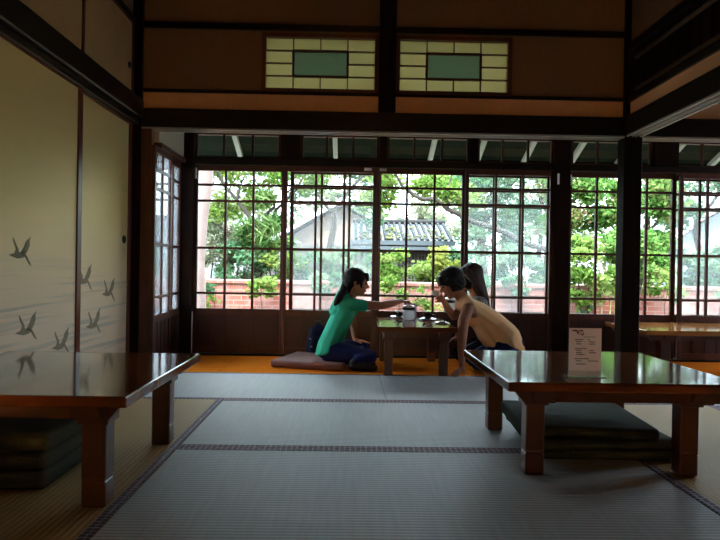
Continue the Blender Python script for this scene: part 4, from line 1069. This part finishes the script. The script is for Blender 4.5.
# tiled pavilion
t = root('tiled_pavilion', (1.0, 13.5, -.45), 'dark timber pavilion with mossy tiled roof beyond the brick wall', 'pavilion')
x0, x1 = .05, 2.10
MB().prism([(12.7, 1.29), (14.0, 1.72), (14.0, 1.66), (12.7, 1.23)], 'x', x0, x1 - .05).prism([(14.0, 1.72), (15.3, 1.20), (15.3, 1.14), (14.0, 1.66)], 'x', x0, x1 - .05).build('roof_deck', M['slate_dark'], t)
tl = MB()
for k in range(17):
    x = x0 + .06 + k * .12
    for j in range(8):
        ya, za = 12.68 + j * .163, 1.300 + j * .054
        tl.tube([(x, ya, za), (x, ya + .175, za + .058)], [.034, .028], 8)
tl.build('roof_tiles', M['tile'], t, sm=60)
MB().tube([(x0, 14.0, 1.76), (x1 - .02, 14.0, 1.76)], .055, 10).build('ridge', M['tile'], t, sm=60)
mo = MB()
for k in range(60):
    x = rnd.uniform(x0 + .1, x1 - .15); j = rnd.random() ** 1.8
    mo.hull([((x, 12.70 + j * .9, 1.325 + j * .30), (rnd.uniform(.03, .08), .04, rnd.uniform(.015, .03)))], 1)
mo.build('moss', M['moss'], t, kind='stuff')
MB().box((x0 - .05, 12.66, 1.20), (x1, 12.74, 1.29)).box((x0 - .05, 12.66, 1.08), (x1 - .25, 12.76, 1.17)).build('gutter', M['slate_dark'], t)
q = MB().box((.35, 13.05, -.45), (1.9, 13.10, 1.22)); q.build('wall', M['pavilion_wood'], t)
la = MB()
for k in range(22): la.box((.40 + k * .07, 13.0, .35), (.425 + k * .07, 13.03, 1.12))
for k in range(8): la.box((.38, 12.985, .40 + k * .1), (1.9, 13.0, .42 + k * .1))
la.build('lattice', M['fence'], t)

# white house at right
t = root('white_house', (9, 15, -.45), 'white house with pale roof beyond the rightmost windows', 'house')
MB().box((7.5, 14.6, -.45), (11, 18, 1.45)).build('wall', M['house_white'], t)
MB().prism([(7.0, 1.38), (9.1, 2.62), (11.3, 1.5), (11.3, 1.6), (9.1, 2.75), (6.95, 1.46)], 'y', 14.2, 18.4).build('roof', M['house_roof'], t)
MB().prism([(7.5, 1.45), (9.1, 2.55), (11, 1.45)], 'y', 14.6, 14.7).build('gable', M['house_white'], t)
w_ = MB().box((8.05, 14.57, .65), (8.45, 14.6, 1.02)).build('window', M['house_glass'], t)
t = root('white_shed', (6.1, 13.2, -.45), 'small white outbuilding with flat eave right of the dark post', 'shed')
MB().box((5.75, 13.0, -.45), (6.9, 14.2, 1.22)).build('wall', M['house_white'], t)
MB().box((5.6, 12.8, 1.22), (7.0, 14.4, 1.30)).build('roof', M['house_roof'], t)

# ------------------------------------------------------------------ light
w = bpy.data.worlds.new('W'); sc.world = w; w.use_nodes = True
nt = w.node_tree; bg = nt.nodes['Background']
bg.inputs[0].default_value = (.93, .97, 1.0, 1); bg.inputs[1].default_value = 1.0
tc = N(nt, 'ShaderNodeTexCoord'); nz = N(nt, 'ShaderNodeTexNoise'); nz.inputs['Scale'].default_value = 2.5; nz.inputs['Detail'].default_value = 5
rp = N(nt, 'ShaderNodeValToRGB'); rp.color_ramp.elements[0].color = (.62, .80, 1.0, 1); rp.color_ramp.elements[1].color = (.82, .92, 1, 1)
rp.color_ramp.elements[0].position = .35; rp.color_ramp.elements[1].position = .6
nt.links.new(tc.outputs['Generated'], nz.inputs[0]); nt.links.new(nz.outputs[0], rp.inputs[0]); nt.links.new(rp.outputs[0], bg.inputs[0])
sx_ = N(nt, 'ShaderNodeSeparateXYZ'); nt.links.new(tc.outputs['Generated'], sx_.inputs[0])
mr_ = N(nt, 'ShaderNodeMapRange'); mr_.inputs[1].default_value = 0; mr_.inputs[2].default_value = 1; mr_.inputs[3].default_value = 3.0; mr_.inputs[4].default_value = 12.0
nt.links.new(sx_.outputs[2], mr_.inputs[0]); nt.links.new(mr_.outputs[0], bg.inputs[1])
SKY = 4.4; FILL = 105
sl_ = bpy.data.lights.new('sun', 'SUN'); sl_.energy = 3.5; sl_.angle = R(6); sl_.color = (1, .96, .88)
so = bpy.data.objects.new('sun', sl_); COL.objects.link(so); so.rotation_euler = (R(38), R(-14), 0)   # from behind the house, shining on the garden

lx, ly = .06, -2.3  # unseen lantern added behind the camera to warm and brighten the room
t = root('fill_lantern', (lx, ly, 0), 'unseen square paper lantern added as fill light far behind the viewer', 'fill lamp')
q = MB()
for i in (-1, 1):
    for j in (-1, 1): q.box((lx + i * .15 - .01, ly + j * .15 - .01, 0), (lx + i * .15 + .01, ly + j * .15 + .01, .62))
for z in (.06, .58):
    for i in (-1, 1): q.box((lx - .15, ly + i * .15 - .008, z), (lx + .15, ly + i * .15 + .008, z + .02)).box((lx + i * .15 - .008, ly - .15, z), (lx + i * .15 + .008, ly + .15, z + .02))
q.build('fill_lantern_frame', M['dark_wood'], t)
q = MB()
for i in (-1, 1): q.box((lx - .145, ly + i * .145, .07), (lx + .145, ly + i * .145 + .001, .59)).box((lx + i * .145, ly - .145, .07), (lx + i * .145 + .001, ly + .145, .59))
q.build('paper_shade', paper('shade_paper', (.9, .8, .65), .75), t)
ll = bpy.data.lights.new('fill_bulb', 'POINT'); ll.energy = FILL; ll.color = (1, .66, .38); ll.shadow_soft_size = .06
lo = bpy.data.objects.new('fill_bulb', ll); COL.objects.link(lo); lo.location = (lx, ly, .42)

def portal(x0, x1, y, z0, z1):
    l = bpy.data.lights.new('portal', 'AREA'); l.shape = 'RECTANGLE'; l.size = x1 - x0; l.size_y = z1 - z0
    l.cycles.is_portal = True
    o = bpy.data.objects.new('portal', l); COL.objects.link(o); o.location = ((x0 + x1) / 2, y, (z0 + z1) / 2)
    o.rotation_euler = (R(-90), 0, 0)
portal(-1.3, 1.69, 5.46, .37, 1.84)
portal(1.81, 4.45, 5.46, .37, 1.84)
portal(-1.62, 5.2, 5.42, 2.2, 2.62)
po = bpy.data.objects['portal']; l2 = po.data.copy(); l2.size = 1.75; l2.size_y = 1.65
o = bpy.data.objects.new('portal', l2); COL.objects.link(o); o.location = (5.33, 4.45, 1.125)
o.rotation_euler = Vector((-1, 0, 0)).to_track_quat('-Z', 'Z').to_euler()

# ------------------------------------------------------------------ camera
F = 636.0
d = Vector((-10 / F, 3 / F, -1)).normalized()
u = Vector((.016, 1, 0)); u = (u - d * u.dot(d)).normalized()
r = d.cross(u)
C = Matrix((r, d, u))            # rows: world axes in camera coordinates -> columns of cam matrix
cam = bpy.data.cameras.new('Camera'); co = bpy.data.objects.new('Camera', cam); COL.objects.link(co)
cam.sensor_fit = 'HORIZONTAL'; cam.sensor_width = 36; cam.lens = F / 720 * 36
cam.clip_start = .02; cam.clip_end = 200
co.matrix_world = Matrix.Translation((0, 0, .745)) @ C.to_4x4()
sc.camera = co

sc.view_settings.view_transform = 'Standard'; sc.view_settings.look = 'None'
sc.view_settings.exposure = 1.2; sc.view_settings.gamma = 1; sc.view_settings.use_curve_mapping = False
try:
    sc.cycles.use_denoising = True
    sc.cycles.max_bounces = 14; sc.cycles.diffuse_bounces = 7; sc.cycles.transparent_max_bounces = 24
    sc.cycles.sample_clamp_indirect = 6
except Exception: pass
for o in list(bpy.data.objects):
    if '_w' in o: del o['_w']
